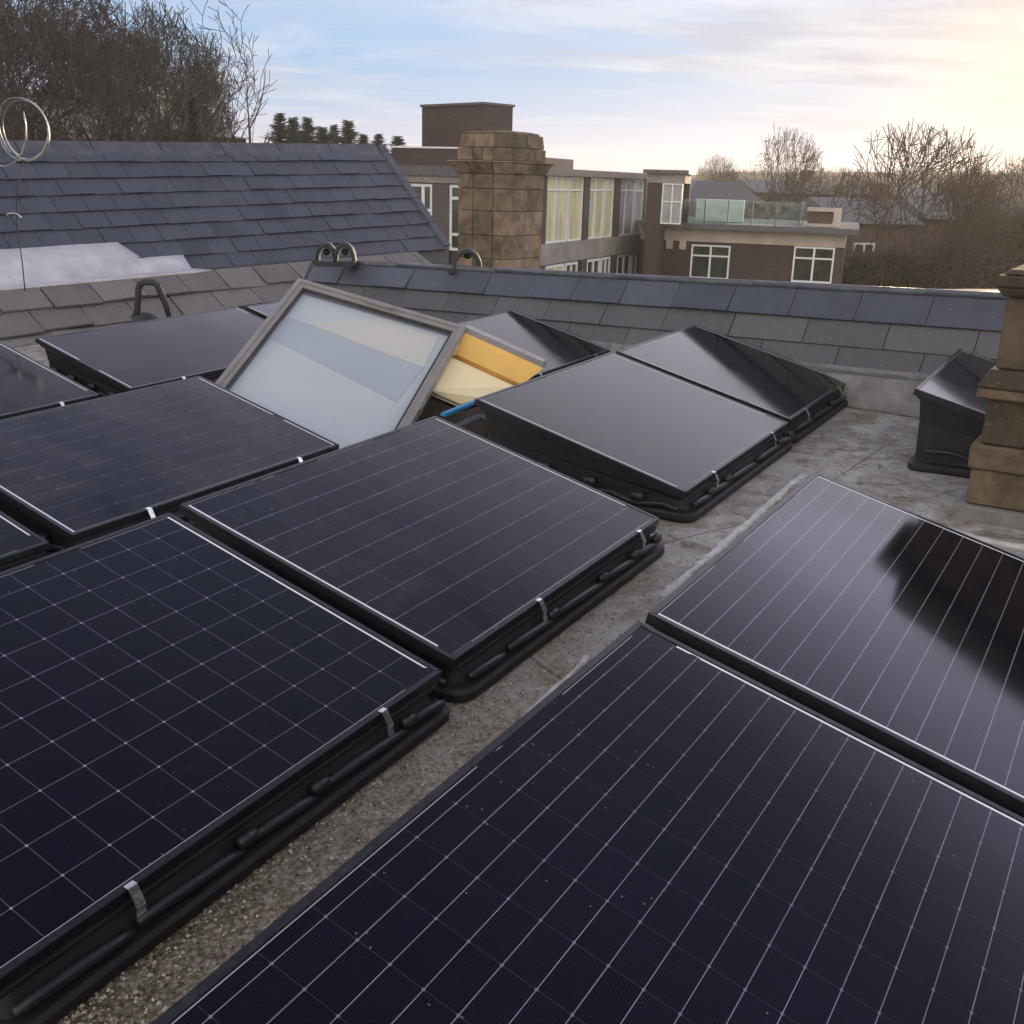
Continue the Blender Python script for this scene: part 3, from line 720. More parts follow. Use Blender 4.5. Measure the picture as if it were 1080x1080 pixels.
# lumps of grit and moss lying in the channel between the rows
def grit():
    r=random.Random(21); b=MB(); p0=fz(60,1075,0); p1=fz(700,560,0); d=p1-p0; n_=Vector((-d.y,d.x,0)).normalized()
    for i in range(5200):
        f=r.random()**1.5; s_=r.gauss(0,.11); p=p0+d*f+n_*s_; q=r.uniform(.0012,.0045)*(1.5-f); p.z=.002
        a=r.uniform(0,3.14); c,sn=math.cos(a),math.sin(a); k=r.uniform(.6,1.5)
        v=[p+Vector((c*q*k,sn*q*k,0)),p+Vector((-sn*q,c*q,0)),p+Vector((-c*q*k,-sn*q*k,0)),p+Vector((sn*q,-c*q,0)),p+Vector((0,0,q*1.0))]
        b.add(v,[(0,1,4),(1,2,4),(2,3,4),(3,0,4)])
    for i in range(5200):
        p=fz(r.uniform(470,1010),r.uniform(415,800),.002); q=r.uniform(.0015,.005); a=r.uniform(0,3.14); c,sn=math.cos(a),math.sin(a); k=r.uniform(.6,1.5)
        b.add([p+Vector((c*q*k,sn*q*k,0)),p+Vector((-sn*q,c*q,0)),p+Vector((-c*q*k,-sn*q*k,0)),p+Vector((sn*q,-c*q,0)),p+Vector((0,0,q))],[(0,1,4),(1,2,4),(2,3,4),(3,0,4)])
    m_,n,pr=newmat('grit'); g=n.new('ShaderNodeNewGeometry'); n.link(n.ramp(g.outputs['Random Per Island'],[(0,(.05,.035,.02)),(.4,(.16,.13,.08)),(.75,(.36,.31,.22)),(1,(.62,.58,.48))]),pr.inputs['Base Color']); pr.inputs['Roughness'].default_value=.9
    o=b.build('roof_grit',m_,mw=MA.copy()); tag(o,'loose grit and crumbs of mortar lying in the channel between the panel rows','grit',kind='stuff')
grit()

# ------------------------------------------------------------------ open roof window
def skylight():
    # sash: rectangle swung up out of its frame; directions measured in the deck frame
    BR=fy(428,456,6.15)
    u1=Vector((501/F,0,0)); 
    def camvec(x,y,z_): return (CF[0]*x+CF[1]*y+CF[2]*z_).normalized()
    e1=camvec(501,1163,F)                       # sides, rising away
    e2=camvec(1,-.31,-.127); e2=(e2-e1*e2.dot(e1)).normalized()   # along the top edge, to the right
    nn=e2.cross(e1).normalized(); nn=nn if nn.z>0 else -nn
    TR=fplane(489,345,BR,nn); TL=fplane(315,292,BR,nn)
    Ln=(TR-BR).dot(e1); Wd=(TR-TL).dot(e2)
    print('sash',Ln,Wd,BR,TR,TL)
    Ln+=.0
    root=empty('roof_window',mw=MA@Matrix.Translation(Vector((BR.x,BR.y,0)))); inv=Matrix.Translation(-Vector((BR.x,BR.y,0)))
    def S(a,c,h=0): return BR+e2*(-a)+e1*c+nn*h       # a from the right edge leftwards, c up the side, h normal
    b=MB(); fw=.062; d=.07; Lo=-.36
    def bar(b,a0,a1,c0,c1,h0,h1): b.hexa([S(a0,c0,h0),S(a1,c0,h0),S(a1,c1,h0),S(a0,c1,h0),S(a0,c0,h1),S(a1,c0,h1),S(a1,c1,h1),S(a0,c1,h1)])
    bar(b,0,fw,Lo,Ln,-d,0); bar(b,Wd-fw,Wd,Lo,Ln,-d,0); bar(b,fw,Wd-fw,Ln-fw*1.1,Ln,-d,-.002); bar(b,fw,Wd-fw,Lo,Lo+fw,-d,-.002)
    # raised cover strips
    bar(b,-.004,.030,Lo,Ln+.004,-.02,.012); bar(b,Wd-.030,Wd+.004,Lo,Ln+.004,-.02,.012); bar(b,.030,Wd-.030,Ln-.030,Ln+.004,-.02,.012)
    def fin(b,name,mat,**k): b.v=[inv@v for v in b.v]; return b.build(name,mat,k.pop('parent',sash if k.get('par',1) else root),bevel=k.get('bevel',0))
    b.v=[inv@v for v in b.v]; sash=b.build('sash',M['sky_frame'],root,bevel=.003)
    b=MB(); g0,g1=fw+.012,Wd-fw-.012; c0,c1=Lo+fw+.0,Ln-fw*1.1-.012
    for q in ((fw,g0,c0,c1),(g1,Wd-fw,c0,c1),(fw,Wd-fw,c1,c1+.012)): bar(b,*q,-.03,-.004)
    b.v=[inv@v for v in b.v]; b.build('seal',M['sky_seal'],sash)
    b=MB(); bar(b,g0,g1,c0,c1,-.022,-.014); b.v=[inv@v for v in b.v]; b.build('pane',M['glass'],sash)
    for cc in (Ln*.78,Ln*.22):
        b=MB(); bar(b,-.012,.0,cc,cc+.09,-.06,-.01); b.v=[inv@v for v in b.v]; b.build('hinge',M['steel'],sash,bevel=.002)
    b=MB(); bar(b,Wd*.42,Wd*.58,Ln-.045,Ln-.030,.0,.022); b.v=[inv@v for v in b.v]; b.build('handle',M['sky_frame'],sash,bevel=.003)
    # sky reflection painted as a pale sheet and greyer band; cream reveal board beside
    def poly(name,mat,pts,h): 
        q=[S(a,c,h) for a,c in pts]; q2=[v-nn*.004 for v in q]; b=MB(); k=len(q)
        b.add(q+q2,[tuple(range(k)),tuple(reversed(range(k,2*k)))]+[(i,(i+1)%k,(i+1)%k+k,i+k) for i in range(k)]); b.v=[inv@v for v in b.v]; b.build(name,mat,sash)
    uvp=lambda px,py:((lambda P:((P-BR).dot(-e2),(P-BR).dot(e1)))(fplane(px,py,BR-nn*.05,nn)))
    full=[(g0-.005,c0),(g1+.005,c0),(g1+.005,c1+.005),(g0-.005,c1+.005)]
    poly('sky_reflection',M['sky_reflection'],full,-.052)
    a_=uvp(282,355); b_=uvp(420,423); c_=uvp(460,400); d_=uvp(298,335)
    poly('sky_reflection_band',M['sky_reflection_band'],[a_,uvp(418,424),uvp(447,388),uvp(302,334)],-.046)
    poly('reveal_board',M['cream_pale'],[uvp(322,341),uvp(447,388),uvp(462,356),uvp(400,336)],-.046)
    # fixed frame and lined opening to the right
    FA=fplane(489,347,TR,Vector((0,0,1))); 
    # side rail of the fixed frame: from the top hinge down to the right, measured by its pixels at falling depth
    p0=fy(489,344,TR.y+.02); zt=p0.z
    p1=fy(573,382,6.95)
    b=MB(); t=(p1-p0).normalized(); side=Vector((t.y,-t.x,0)).normalized(); side=side if side.y>0 else -side
    b.hexa([p0-Vector((0,0,.045)),p1-Vector((0,0,.045)),p1+side*.09-Vector((0,0,.045)),p0+side*.09-Vector((0,0,.045)),p0,p1,p1+side*.09,p0+side*.09])
    b.v=[inv@v for v in b.v]; b.build('fixed_frame',M['sky_frame'],root,bevel=.004)
    # orange timber reveal hangs under the rail
    q0=fy(474,374,p0.y-.10); q1=fy(548,408,p1.y-.10)
    b=MB(); b.add([p0-Vector((0,0,.04)),p1-Vector((0,0,.04)),q1,q0],[(0,1,2,3)]); 
    bk=[v+side*.05 for v in b.v]; b.add(bk,[(3,2,1,0)])
    b.v=[inv@v for v in b.v]; b.build('timber_reveal',M['orange'],root)
    # ledge (rounded) between timber and cream
    b=MB(); b.tube([q0+Vector((0,0,.004)),q1+Vector((0,0,.004))],.016,10); b.v=[inv@v for v in b.v]; b.build('timber_ledge',M['orange2'],root,smooth=True)
    r0=fy(449,411,q0.y-.34); r1=fy(486,427,q0.y-.42); r2=fy(512,420,q1.y-.35)
    b=MB(); b.add([q0,q1,r2,r1,r0],[(0,1,2,3,4)]); b.add([v-Vector((0,0,.02)) for v in b.v],[(4,3,2,1,0)]); b.v=[inv@v for v in b.v]; b.build('cream_lining',M['cream'],root)
    b=MB(); b.tube([r0,r1,r2],.007,6); b.v=[inv@v for v in b.v]; b.build('lining_edge',M['zinc'],root)
    # dark upstand
    b=MB(); dn=lambda v,z_=.0:Vector((v.x,v.y,z_))
    L0=r0-e2*.0; far=TL; 
    base=[r0-Vector((0,0,.012)),r1-Vector((0,0,.012)),r2-Vector((0,0,.012)),p1+side*.08-Vector((0,0,.11)),p0+side*.08-Vector((0,0,.11))]
    # interior box floor kept below the lining
    low=[dn(v) for v in base]; k=len(base)
    mid=[v-Vector((0,0,.03)) for v in base]
    b.add(mid+low,[(i,(i+1)%k,(i+1)%k+k,i+k) for i in range(k)]); b.v=[inv@v for v in b.v]; b.build('upstand',M['dark_felt'],root)
    # left part of the upstand under the sash
    b=MB(); pts=[r0-Vector((0,0,.03)),S(.10,.02,-.16),S(Wd-.10,.02,-.16),S(Wd-.10,Ln*.5,-.22)]
    k=len(pts); lo_=[dn(v) for v in pts]; b.add(pts+lo_,[(i,(i+1)%k,(i+1)%k+k,i+k) for i in range(k)]); b.v=[inv@v for v in b.v]; b.build('upstand',M['dark_felt'],root)
    # stay arm
    b=MB(); b.tube([S(.04,Ln*.25,-.07),S(.04,Ln*.25,-.07)+Vector((.03,.02,-.16))],.008,8); b.v=[inv@v for v in b.v]; b.build('stay',M['sky_seal'],root)
    tag(root,'open roof window with grey frame, pale glass and orange timber lining','roof window')
M['sky_reflection']=simple('pale painted sky reflection',(.82,.83,.81),.7,0,.04,2,.0)
M['sky_reflection_band']=simple('grey painted sky reflection',(.66,.67,.68),.7,0,.05,2,.0)
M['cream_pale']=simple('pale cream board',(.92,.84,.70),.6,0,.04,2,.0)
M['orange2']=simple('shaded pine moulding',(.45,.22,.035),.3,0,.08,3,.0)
skylight()

# small blue plastic piece and grey offcuts by the raised tray
def bits():
    p=fz(487,434,.30)
    b=MB(); a=fy(470,440,6.1); c=fy(507,425,6.35)
    t=(c-a).normalized(); s_=Vector((-t.y,t.x,0)).normalized()
    b.hexa([a-s_*.0,c,c+s_*.05,a+s_*.05]+[v+Vector((0,0,.022)) for v in (a,c,c+s_*.04,a+s_*.04)])
    o=b.build('plastic_offcut',M['blue_plastic'],mw=MA.copy(),bevel=.004); tag(o,'bright blue plastic strip wedged between the panel trays and the roof window','plastic strip')
    b=MB(); a=fz(482,447,.2); 
    b.tube([fz(478,452,.16),fz(505,440,.17),fz(530,446,.14),fz(560,462,.10)],.022,8)
    o=b.build('grey_pipe',M['roll'],mw=MA.copy(),smooth=True); tag(o,'short grey pipe lying beside the blue plastic strip','pipe')
bits()

# arched fitting above the far left panel
def arch():
    c=fz(160,338,.30); root=empty('arched_fitting',mw=MA@Matrix.Translation(c)); D=c.y
    k=D/F/1.0
    b=MB(); # feet spread to arch, in px offsets about (155,335)
    P=lambda px,py,dy=0: Vector(((px-158)*k*1.0,dy,(335-py)*k*1.04))
    arc=[P(140,338,.03),P(144,322,.02),P(148,304),P(150,299),P(155,297),P(164,297),P(168,300),P(170,306),P(174,322,.02),P(176,334,.03)]
    b.tube(arc,[.03,.03,.03,.032,.03,.03,.03,.03,.026,.022],10)
    b.tube([P(146,311),P(171,311)],.012,6)
    b.build('arch',M['dark_green'],root,smooth=True)
    b=MB(); b.lathe([(.14,-.10),(.15,-.03),(.12,.01),(.07,.05),(.02,.07),(.001,.072)],20,Matrix.Translation(P(151,335,.02)))
    b.build('dome_base',M['dark_green'],root,smooth=True)
    b=MB(); b.tube([P(140,338,.0),P(136,331,.03),P(141,326,.05)],.008,6); b.build('wire',M['cable'],root,smooth=True)
    tag(root,'dark arched fitting standing whole on the brown slates above a solar panel','roof fitting')
    # second one cut off by the left edge
    c=fz(0,290,.9) if False else fy(-2,290,11.6); root=empty('arched_fitting',mw=MA@Matrix.Translation(c)); k=11.6/F
    Q=lambda px,py,dy=0: Vector(((px+2)*k,dy,(290-py)*k*1.03))
    b=MB(); b.tube([Q(-3,292),Q(1,275),Q(3,255),Q(2,240),Q(-3,232),Q(-14,231),Q(-20,245),Q(-22,292)],.028,10); b.build('arch',M['dark_green'],root,smooth=True)
    b=MB(); b.lathe([(.12,-.10),(.13,-.01),(.10,.03),(.04,.05),(.001,.052)],20,Matrix.Translation(Q(-1,290))); b.build('dome_base',M['dark_green'],root,smooth=True)
    tag(root,'dark arched metal fitting cut off by the left edge above the brown slates','roof fitting')
arch()

# loose coil of flat metal strap standing above the slate roof at the left
def coil():
    Y=9.2; c=fy(24,137,Y); k=Y/F
    root=empty('metal_coil',mw=MA@Matrix.Translation(c))
    P=lambda px,py,dy=0: Vector(((px-24)*k,dy,(137-py)*k*1.02))
    def strap(pts,wd,th=.003):
        b=MB(); loops=[]
        for i,p in enumerate(pts):
            t=(pts[min(i+1,len(pts)-1)]-pts[max(0,i-1)]).normalized(); o_=Vector((0,1,0)); nn_=t.cross(o_).normalized()
            w_=wd*(.6+.4*math.sin(i*.35)); loops.append([p-o_*w_-nn_*th,p+o_*w_-nn_*th,p+o_*w_+nn_*th,p-o_*w_+nn_*th])
        b.loft(loops); return b
    for j,(dr,dy) in enumerate(((0,0),(-.012,.03),(.010,-.02))):
        ring=[P(25+ (24.5+dr*100)*math.cos(a)*.98,137-(28+dr*100)*math.sin(a),dy+.02*math.sin(a*2+j)) for a in [R(-120+j*14+i*9) for i in range(40)]]
        strap(ring,.028).build('strap_ring',M['zinc'],root,smooth=True)
    strap([P(27+ 0,120),P(28,132),P(26,146),P(20,158),P(10,168),P(0,171),P(-10,168),P(-16,158)],.016).build('strap_tail',M['zinc'],root,smooth=True)
    b=MB(); b.tube([P(20,165),P(8,195,.02),P(3,222,.03),P(2,262,.04),P(0,292,.05)],.005,6); b.build('stem',M['cable'],root,smooth=True)
    b=MB(); pts=[P(2+7*math.cos(a),219-4*math.sin(a)) for a in [R(-20+20*i) for i in range(10)]]; b.tube(pts,.010,6); b.build('curl',M['zinc'],root,smooth=True)
    tag(root,'loop of bright flat metal strap standing over the slate roof at the left edge','metal coil')
coil()

# glassy round vent caps on the end of the parapet ridge
def humps():
    for lab,x0,yb,Y,n_ in (('pair of dark rounded humps on a shelf above the corner of the roof window',354,275,11.4,2),('single rounded hump on the ridge at the foot of the stone chimney',493,282,10.6,1)):
        c=fy(x0,yb,Y); root=empty('ridge_vent',mw=MA@Matrix.Translation(c)); k=Y/F
        for j in range(n_):
            cx=(-9+19*j)*k if n_==2 else 0; b=MB(); rr=(11 if n_==2 else 15)*k
            loops=[]
            for q in range(9):
                a=math.pi*q/8
                loops.append([Vector((cx+rr*math.cos(s2_)*math.sin(a) if False else cx+rr*math.cos(a)*1.0,  -.09+.18*t_, rr*(1.7 if n_==2 else 1.25)*math.sin(a)+.0)) for t_ in (0,1)])
            # half barrel shell
            vs=[p for L in loops for p in L]; inner=[Vector((cx+(p.x-cx)*.74,p.y,p.z*.78)) for p in vs]; n0=len(vs); fs=[]
            for q in range(8):
                fs.append((2*q,2*q+2,2*q+3,2*q+1)); fs.append((n0+2*q,n0+2*q+1,n0+2*q+3,n0+2*q+2))
                fs.append((2*q,n0+2*q,n0+2*q+2,2*q+2)); fs.append((2*q+1,2*q+3,n0+2*q+3,n0+2*q+1))
            b.add(vs+inner,fs); b.build('hood',M['dark_green'],root,smooth=True)
            b=MB(); b.lathe([(.001,-.03),(.03,-.02),(.038,0),(.03,.02),(.001,.03)],14,Matrix.Translation((cx,0,rr*.8))@Matrix.Rotation(R(90),4,'X')); b.build('lens',M['pane_dark'],root,smooth=True)
        b=MB(); b.box(-20*k,22*k,-.12,.12,-.05,.0); b.build('shelf',M['dark_green'],root,bevel=.01)
        tag(root,lab,'roof lamp','rounded vents along the parapet ridge')
s2_=0
humps()

# ------------------------------------------------------------------ stone chimneys
def chimney(root,cx,cy,rot,levels,mat,rr,bev=.012):
    """levels: list of (z0,z1,half_x,half_y,nx,ny,top_scale)"""
    b=MB(); M_=Matrix.Translation((cx,cy,0))@Matrix.Rotation(rot,4,'Z')
    for (z0,z1,hx,hy,nx,ny,ts) in levels:
        g=.006
        # ring of blocks
        def blk(x0,x1,y0,y1):
            j=[rr.uniform(-.004,.004) for _ in range(4)]
            lo=[(x0+j[0],y0+j[1],z0+g),(x1+j[2],y0+j[1],z0+g),(x1+j[2],y1+j[3],z0+g),(x0+j[0],y1+j[3],z0+g)]
            hi=[(p[0]*ts,p[1]*ts,z1) for p in lo]
            b.hexa([M_@Vector(p) for p in lo+hi])
        d=min(hx,hy)*.6
        cut=lambda a,n:[-a]+sorted([-a+2*a*(i+rr.uniform(-.18,.18))/n for i in range(1,n)])+[a]
        xs=cut(hx,nx); ys=cut(hy-d,ny)
        for i in range(nx):
            blk(xs[i]+g/2,xs[i+1]-g/2,-hy,-hy+d-g)
        xs=cut(hx,nx)
        for i in range(nx): blk(xs[i]+g/2,xs[i+1]-g/2,hy-d+g,hy)
        for i in range(ny):
            if hy-d>.05:
                blk(-hx,-hx+d*.98,ys[i]+g/2,ys[i+1]-g/2); blk(hx-d*.98,hx,ys[i]+g/2,ys[i+1]-g/2)
        b.box(-hx+.02,hx-.02,-hy+.02,hy-.02,z0-.001,z1-.012,M_)
    return b
def far_chimney():
    Y=12.6; z=lambda py:W3(540,py,Y).z
    c=W3(534,285,Y)
    rot=math.atan2(D2.y,D2.x)           # local x along D2, local y along A
    hx,hy=.40,.35                        # x extent (right face run), y extent (left face run)
    corner=Vector((c.x,c.y,0)); dx=Vector((math.cos(rot),math.sin(rot),0)); dy=Vector((-math.sin(rot),math.cos(rot),0))
    ctr=corner+dx*hx+dy*hy
    r=random.Random(4)
    root=empty('stone_chimney',(ctr.x,ctr.y,z(300)-.8),rot); zz=root.location.z
    L=[]
    ys=[300,275,250,224,200,184]
    for i in range(5): L.append((z(ys[i])-zz-(0.8 if i==0 else 0),z(ys[i+1])-zz,hx-(i==4)*.0,hy,2,1,1))
    L.append((z(184)-zz,z(172)-zz,hx+.02,hy+.02,2,1,1.16))
    L.append((z(172.2)-zz,z(170)-zz,hx+.10,hy+.10,2,1,1.0))
    L.append((z(170)-zz,z(156)-zz,hx+.01,hy+.01,2,2,1.0))
    L.append((z(156)-zz,z(141)-zz,hx-.005,hy-.005,2,1,.96))
    L.append((z(141)-zz,z(137)-zz,hx-.03,hy-.03,1,1,.75))
    b=chimney(root,0,0,0,L,M['stone_far'],r); b.build('stonework',M['stone_far'],root,bevel=.010,seg=1)
    tag(root,'square sandstone chimney with a wide moulded cap rising behind the slate parapet','chimney')
far_chimney()
def near_chimney():
    # axes follow the roof; near-left corner at the plinth
    P0=fz(1003,546,0.0); rot=AZ
    base=MA@P0
    root=empty('stone_chimney',(base.x,base.y,base.z),rot+.0); r=random.Random(9)
    Yc=P0.y+.15
    z=lambda py:fy(1030,py,Yc).z
    # local: x along D2 (away), y along A (up-left); stack occupies x 0..a, y -b..0 ; corner at x=0,y=0 is near-left
    b=MB()
    def course(py0,py1,inset,nx,ny,ts=0,out=0):
        z0,z1=z(py0),z(py1); a,c=.66,1.7
        x0,x1,y0,y1=inset,a-inset,-c+inset,-inset
        def blk(xa,xb,ya,yb):
            j=[r.uniform(-.003,.003) for _ in range(4)]
            lo=[(xa+j[0],ya+j[1],z0+.004),(xb+j[2],ya+j[1],z0+.004),(xb+j[2],yb+j[3],z0+.004),(xa+j[0],yb+j[3],z0+.004)]
            cx_,cy_=(x0+x1)/2,(y0+y1)/2
            hi=[(p[0]+(ts if p[0]<cx_ else -ts),p[1]+(ts if p[1]<cy_ else -ts),z1) for p in lo]
            b.hexa([Vector(p) for p in lo+hi])
        ysx=[y0]+[y0+(y1-y0)*(i+r.uniform(-.2,.2))/ny for i in range(1,ny)]+[y1]
        for i in range(ny): blk(x0,x0+.3,ysx[i]+.003,ysx[i+1]-.003)
        for i in range(ny): blk(x0+.303,x1,ysx[i]+.003,ysx[i+1]-.003)
    course(560,522,.0,1,2)                 # plinth (replaced by concrete below)
    b2=MB(); b2.v=b.v; b2.f=b.f; b2.mi=b.mi; b2.build('plinth',M['fillet'],root,bevel=.006,seg=1); b=MB()
    course(522,486,.045,1,2); course(486,461,.03,1,3); 
    course(461,414,.065,1,2); course(414,403,.02,1,1,-.0); course(403,384,.01,1,2,.045)
    course(384,310,.075,1,1); course(310,300,.06,1,1,-.03); course(300,287,.02,1,2,.0); course(287,281,.04,1,1,.03)
    course(281,262,.17,1,2,.02); course(262,228,.20,1,2,.05)
    b.build('stonework',M['stone'],root,bevel=.010,seg=1)
    # dark sunk panel on the face of the shaft
    tag(root,'sooty stone chimney with stepped ledges cut off by the right edge','chimney')
    # keep root upright but z relative
    return root
M['pot']=simple('sooty clay pot',(.05,.035,.028),.8,0,.4,8,.3)
nc=near_chimney()

# ------------------------------------------------------------------ background buildings
def window(parent,M_,x0,x1,z0,z1,cols,rows_at,pane,yf=0.0,fr=.055,depth=.10):
    """local facade: x along, y outward(-), z up; M_ maps to parent space"""
    b=MB()
    b.box(x0,x1,yf-.02,yf+depth,z0,z0+fr,M_); b.box(x0,x1,yf-.02,yf+depth,z1-fr,z1,M_)
    b.box(x0,x0+fr,yf-.02,yf+depth,z0+fr,z1-fr,M_); b.box(x1-fr,x1,yf-.02,yf+depth,z0+fr,z1-fr,M_)
    for c in cols: xx=x0+(x1-x0)*c; b.box(xx-fr*.6,xx+fr*.6,yf-.015,yf+depth*.9,z0+fr,z1-fr,M_)
    for q in rows_at: zz=z0+(z1-z0)*q; b.box(x0+fr,x1-fr,yf-.012,yf+depth*.8,zz-fr*.5,zz+fr*.5,M_)
    w_=b.build('window',M['white'],parent)
    g=MB(); g.box(x0+fr*.5,x1-fr*.5,yf+.04,yf+.06,z0+fr*.5,z1-fr*.5,M_); g.build('pane',pane,w_)
    return w_
def facade_frame(pl,Yl,pr,Yr):
    """plane through two pixel columns at distances"""
    a=W3(pl,200,Yl); b=W3(pr,200,Yr); a.z=b.z=0; d=(b-a); L=d.length; rot=math.atan2(d.y,d.x)
    return a,rot,L
def px_on(a,rot,px,py):
    d=Vector((math.cos(rot),math.sin(rot),0)); n=Vector((math.sin(rot),-math.cos(rot),0))
    q=fdir(px,py,CT); P=CAM+q*(((a-CAM).dot(n))/q.dot(n)); return (P-a).dot(d),P.z
def grey_building():
    a,rot,L=facade_frame(566,38.6,682,50.0)
    root=empty('office_building',(a.x,a.y,-11),rot); I=Matrix.Translation((0,0,11))
    q=lambda px,py:px_on(a,rot,px,py)
    ztop=q(640,180)[1]; z_=lambda py,px=640:q(px,py)[1]
    zpar=q(682,183)[1]; zb0=q(620,259)[1]; zb1=q(620,273)[1] ; zwh=q(630,196)[1]; zws=q(630,250)[1]
    b=MB(); b.box(0,L,.25,3,0,zpar+11-.25); b.build('wall',M['brick_grey'],root)
    b=MB(); b.box(-.1,L+.1,-.12,3.1,zpar+11-.25,zpar+11); b.build('parapet_coping',M['parapet'],root)
    b=MB(); b.box(-.05,L+.0,0.0,.25,zwh+11+.35,zpar+11-.252); b.box(-.05,L,0.02,.25,zb1+11,zws+11-.06); b.build('concrete_band',M['conc_band'],root)
    # piers between the glazing
    b=MB(); wins=[(577,616),(622,648),(654,679)]
    edges=[0]
    for (p0,p1) in wins: edges+= [q(p0,230)[0],q(p1,230)[0]]
    edges.append(L)
    for i in range(0,len(edges),2):
        if edges[i+1]-edges[i]>.05: b.box(edges[i],edges[i+1],.03,.25,zws+11-.06,zwh+11+.35); b.box(edges[i],edges[i+1],.03,.25,0,zb1+11)
    b.build('pier',M['brick_dark'],root)
    for i,(p0,p1) in enumerate(wins):
        x0,x1=q(p0,230)[0]+.02,q(p1,230)[0]-.02; m_=(x0+x1)/2+.1
        pn=M['pane_cream'] if i<2 else M['pane_pale']
        for xa,xb,cc in ((x0,m_+.25,[.42]),(m_+.35,x1,[])):
            window(root,I,xa,xb,zws-.06,zwh+.3,cc,[.80],pn,.1,.06,.08)
        b=MB()
    for i,(p0,p1) in enumerate([(577,612),(620,646),(652,678)]):
        x0,x1=q(p0,285)[0],q(p1,285)[0]
        window(root,I,x0+.1,x0+(x1-x0)*.55,zb1-2.6,zb1-.05,[.5],[.6],M['pane_dark'] if i else M['pane_cream'],.1,.1)
        window(root,I,x0+(x1-x0)*.6,x1-.1,zb1-2.6,zb1-.05,[.5],[.6],M['pane_dark'],.1,.1)
    tag(root,'long grey office building with tall cream curtained windows behind the stone chimney','building')
    # left wing
    a2,rot2,L2=facade_frame(395,41.5,566,39.0)
    q2=lambda px,py:px_on(a2,rot2,px,py)
    root2=empty('office_wing',(a2.x,a2.y,-11),rot2)
    zt=q2(450,176)[1]; zh=q2(450,197)[1]; zs=q2(470,264)[1]
    b=MB(); b.box(0,L2,.25,16,0,zt+11); b.box(0,q2(487,200)[0],4,12,zt+11,q2(450,158)[1]+11); b.build('wall',M['brick_grey'],root2)
    b=MB(); b.box(-.1,L2,-.1,.4,zt+10.7,zt+11.05); b.build('gutter',M['parapet'],root2)
    b=MB(); b.box(0,L2,.0,.25,zh+11.15,zt+10.698); b.build('concrete_band',M['conc_band'],root2)
    b=MB(); ed=[0,q2(430,220)[0],q2(455,220)[0],q2(473,220)[0],q2(488,220)[0],L2]
    for i in (0,2,4): b.box(ed[i],ed[i+1],.05,.25,0,zh+11.148)
    b.build('pier',M['brick_grey'],root2)
    window(root2,I,ed[1],ed[2],zs,zh+.1,[.6],[.6],M['pane_dark'],.1,.1); window(root2,I,ed[3],ed[4],zs,zh+.1,[.8],[.25,.8],M['pane_dark'],.1,.1)
    zz=q2(480,156)[1]; 
    b=MB(); x0=q2(400,160)[0]; x1=q2(479,160)[0]; b.box(x0,x1+.1,1.0,1.3,zt+11,zz+11); b.build('roof_wall',M['brick_dark'],root2)
    b=MB(); b.box(x0,x1+.4,.95,1.35,zz+11,zz+11.06); b.box(x1+.1,x1+.4,.94,1.36,zt+11.06,zz+11); b.build('white_trim',M['white'],root2)
    tag(root2,'lower grey office wing with narrow white windows left of the stone chimney','building')
    # brown plant room box on top
    a3,rot3,L3=facade_frame(445,44.0,509,41.5)
    P=px_on(a3,rot3,445,113); zt3=P[1]; zb=zt-.5
    root3=empty('plant_room',(a3.x,a3.y,zb),rot3)
    # depth from right face: 509 -> 543
    rgt=W3(543,120,44.2); dd=Vector((rgt.x-a3.x,rgt.y-a3.y)); 
    dep=2.9
    b=MB(); b.box(0,L3,0,1.5,0,zt3-zb); b.build('wall',M['brick_dark'],root3)
    b=MB(); b.box(-.06,L3+.06,-.06,1.56,zt3-zb,zt3-zb+.09); b.build('coping',M['parapet'],root3)
    b=MB()
    for yy in (.6,1.1): b.lathe([(.09,0),(.12,.05),(.12,.22),(.02,.26)],10,Matrix.Translation((L3+.18,yy,(zt3-zb)*.36))); b.box(L3-.01,L3+.12,yy-.03,yy+.03,(zt3-zb)*.36+.05,(zt3-zb)*.36+.1)
    b.build('wall_light',M['zinc'],root3)
    tag(root3,'plain dark brown brick box standing on the office roof','plant room')
grey_building()
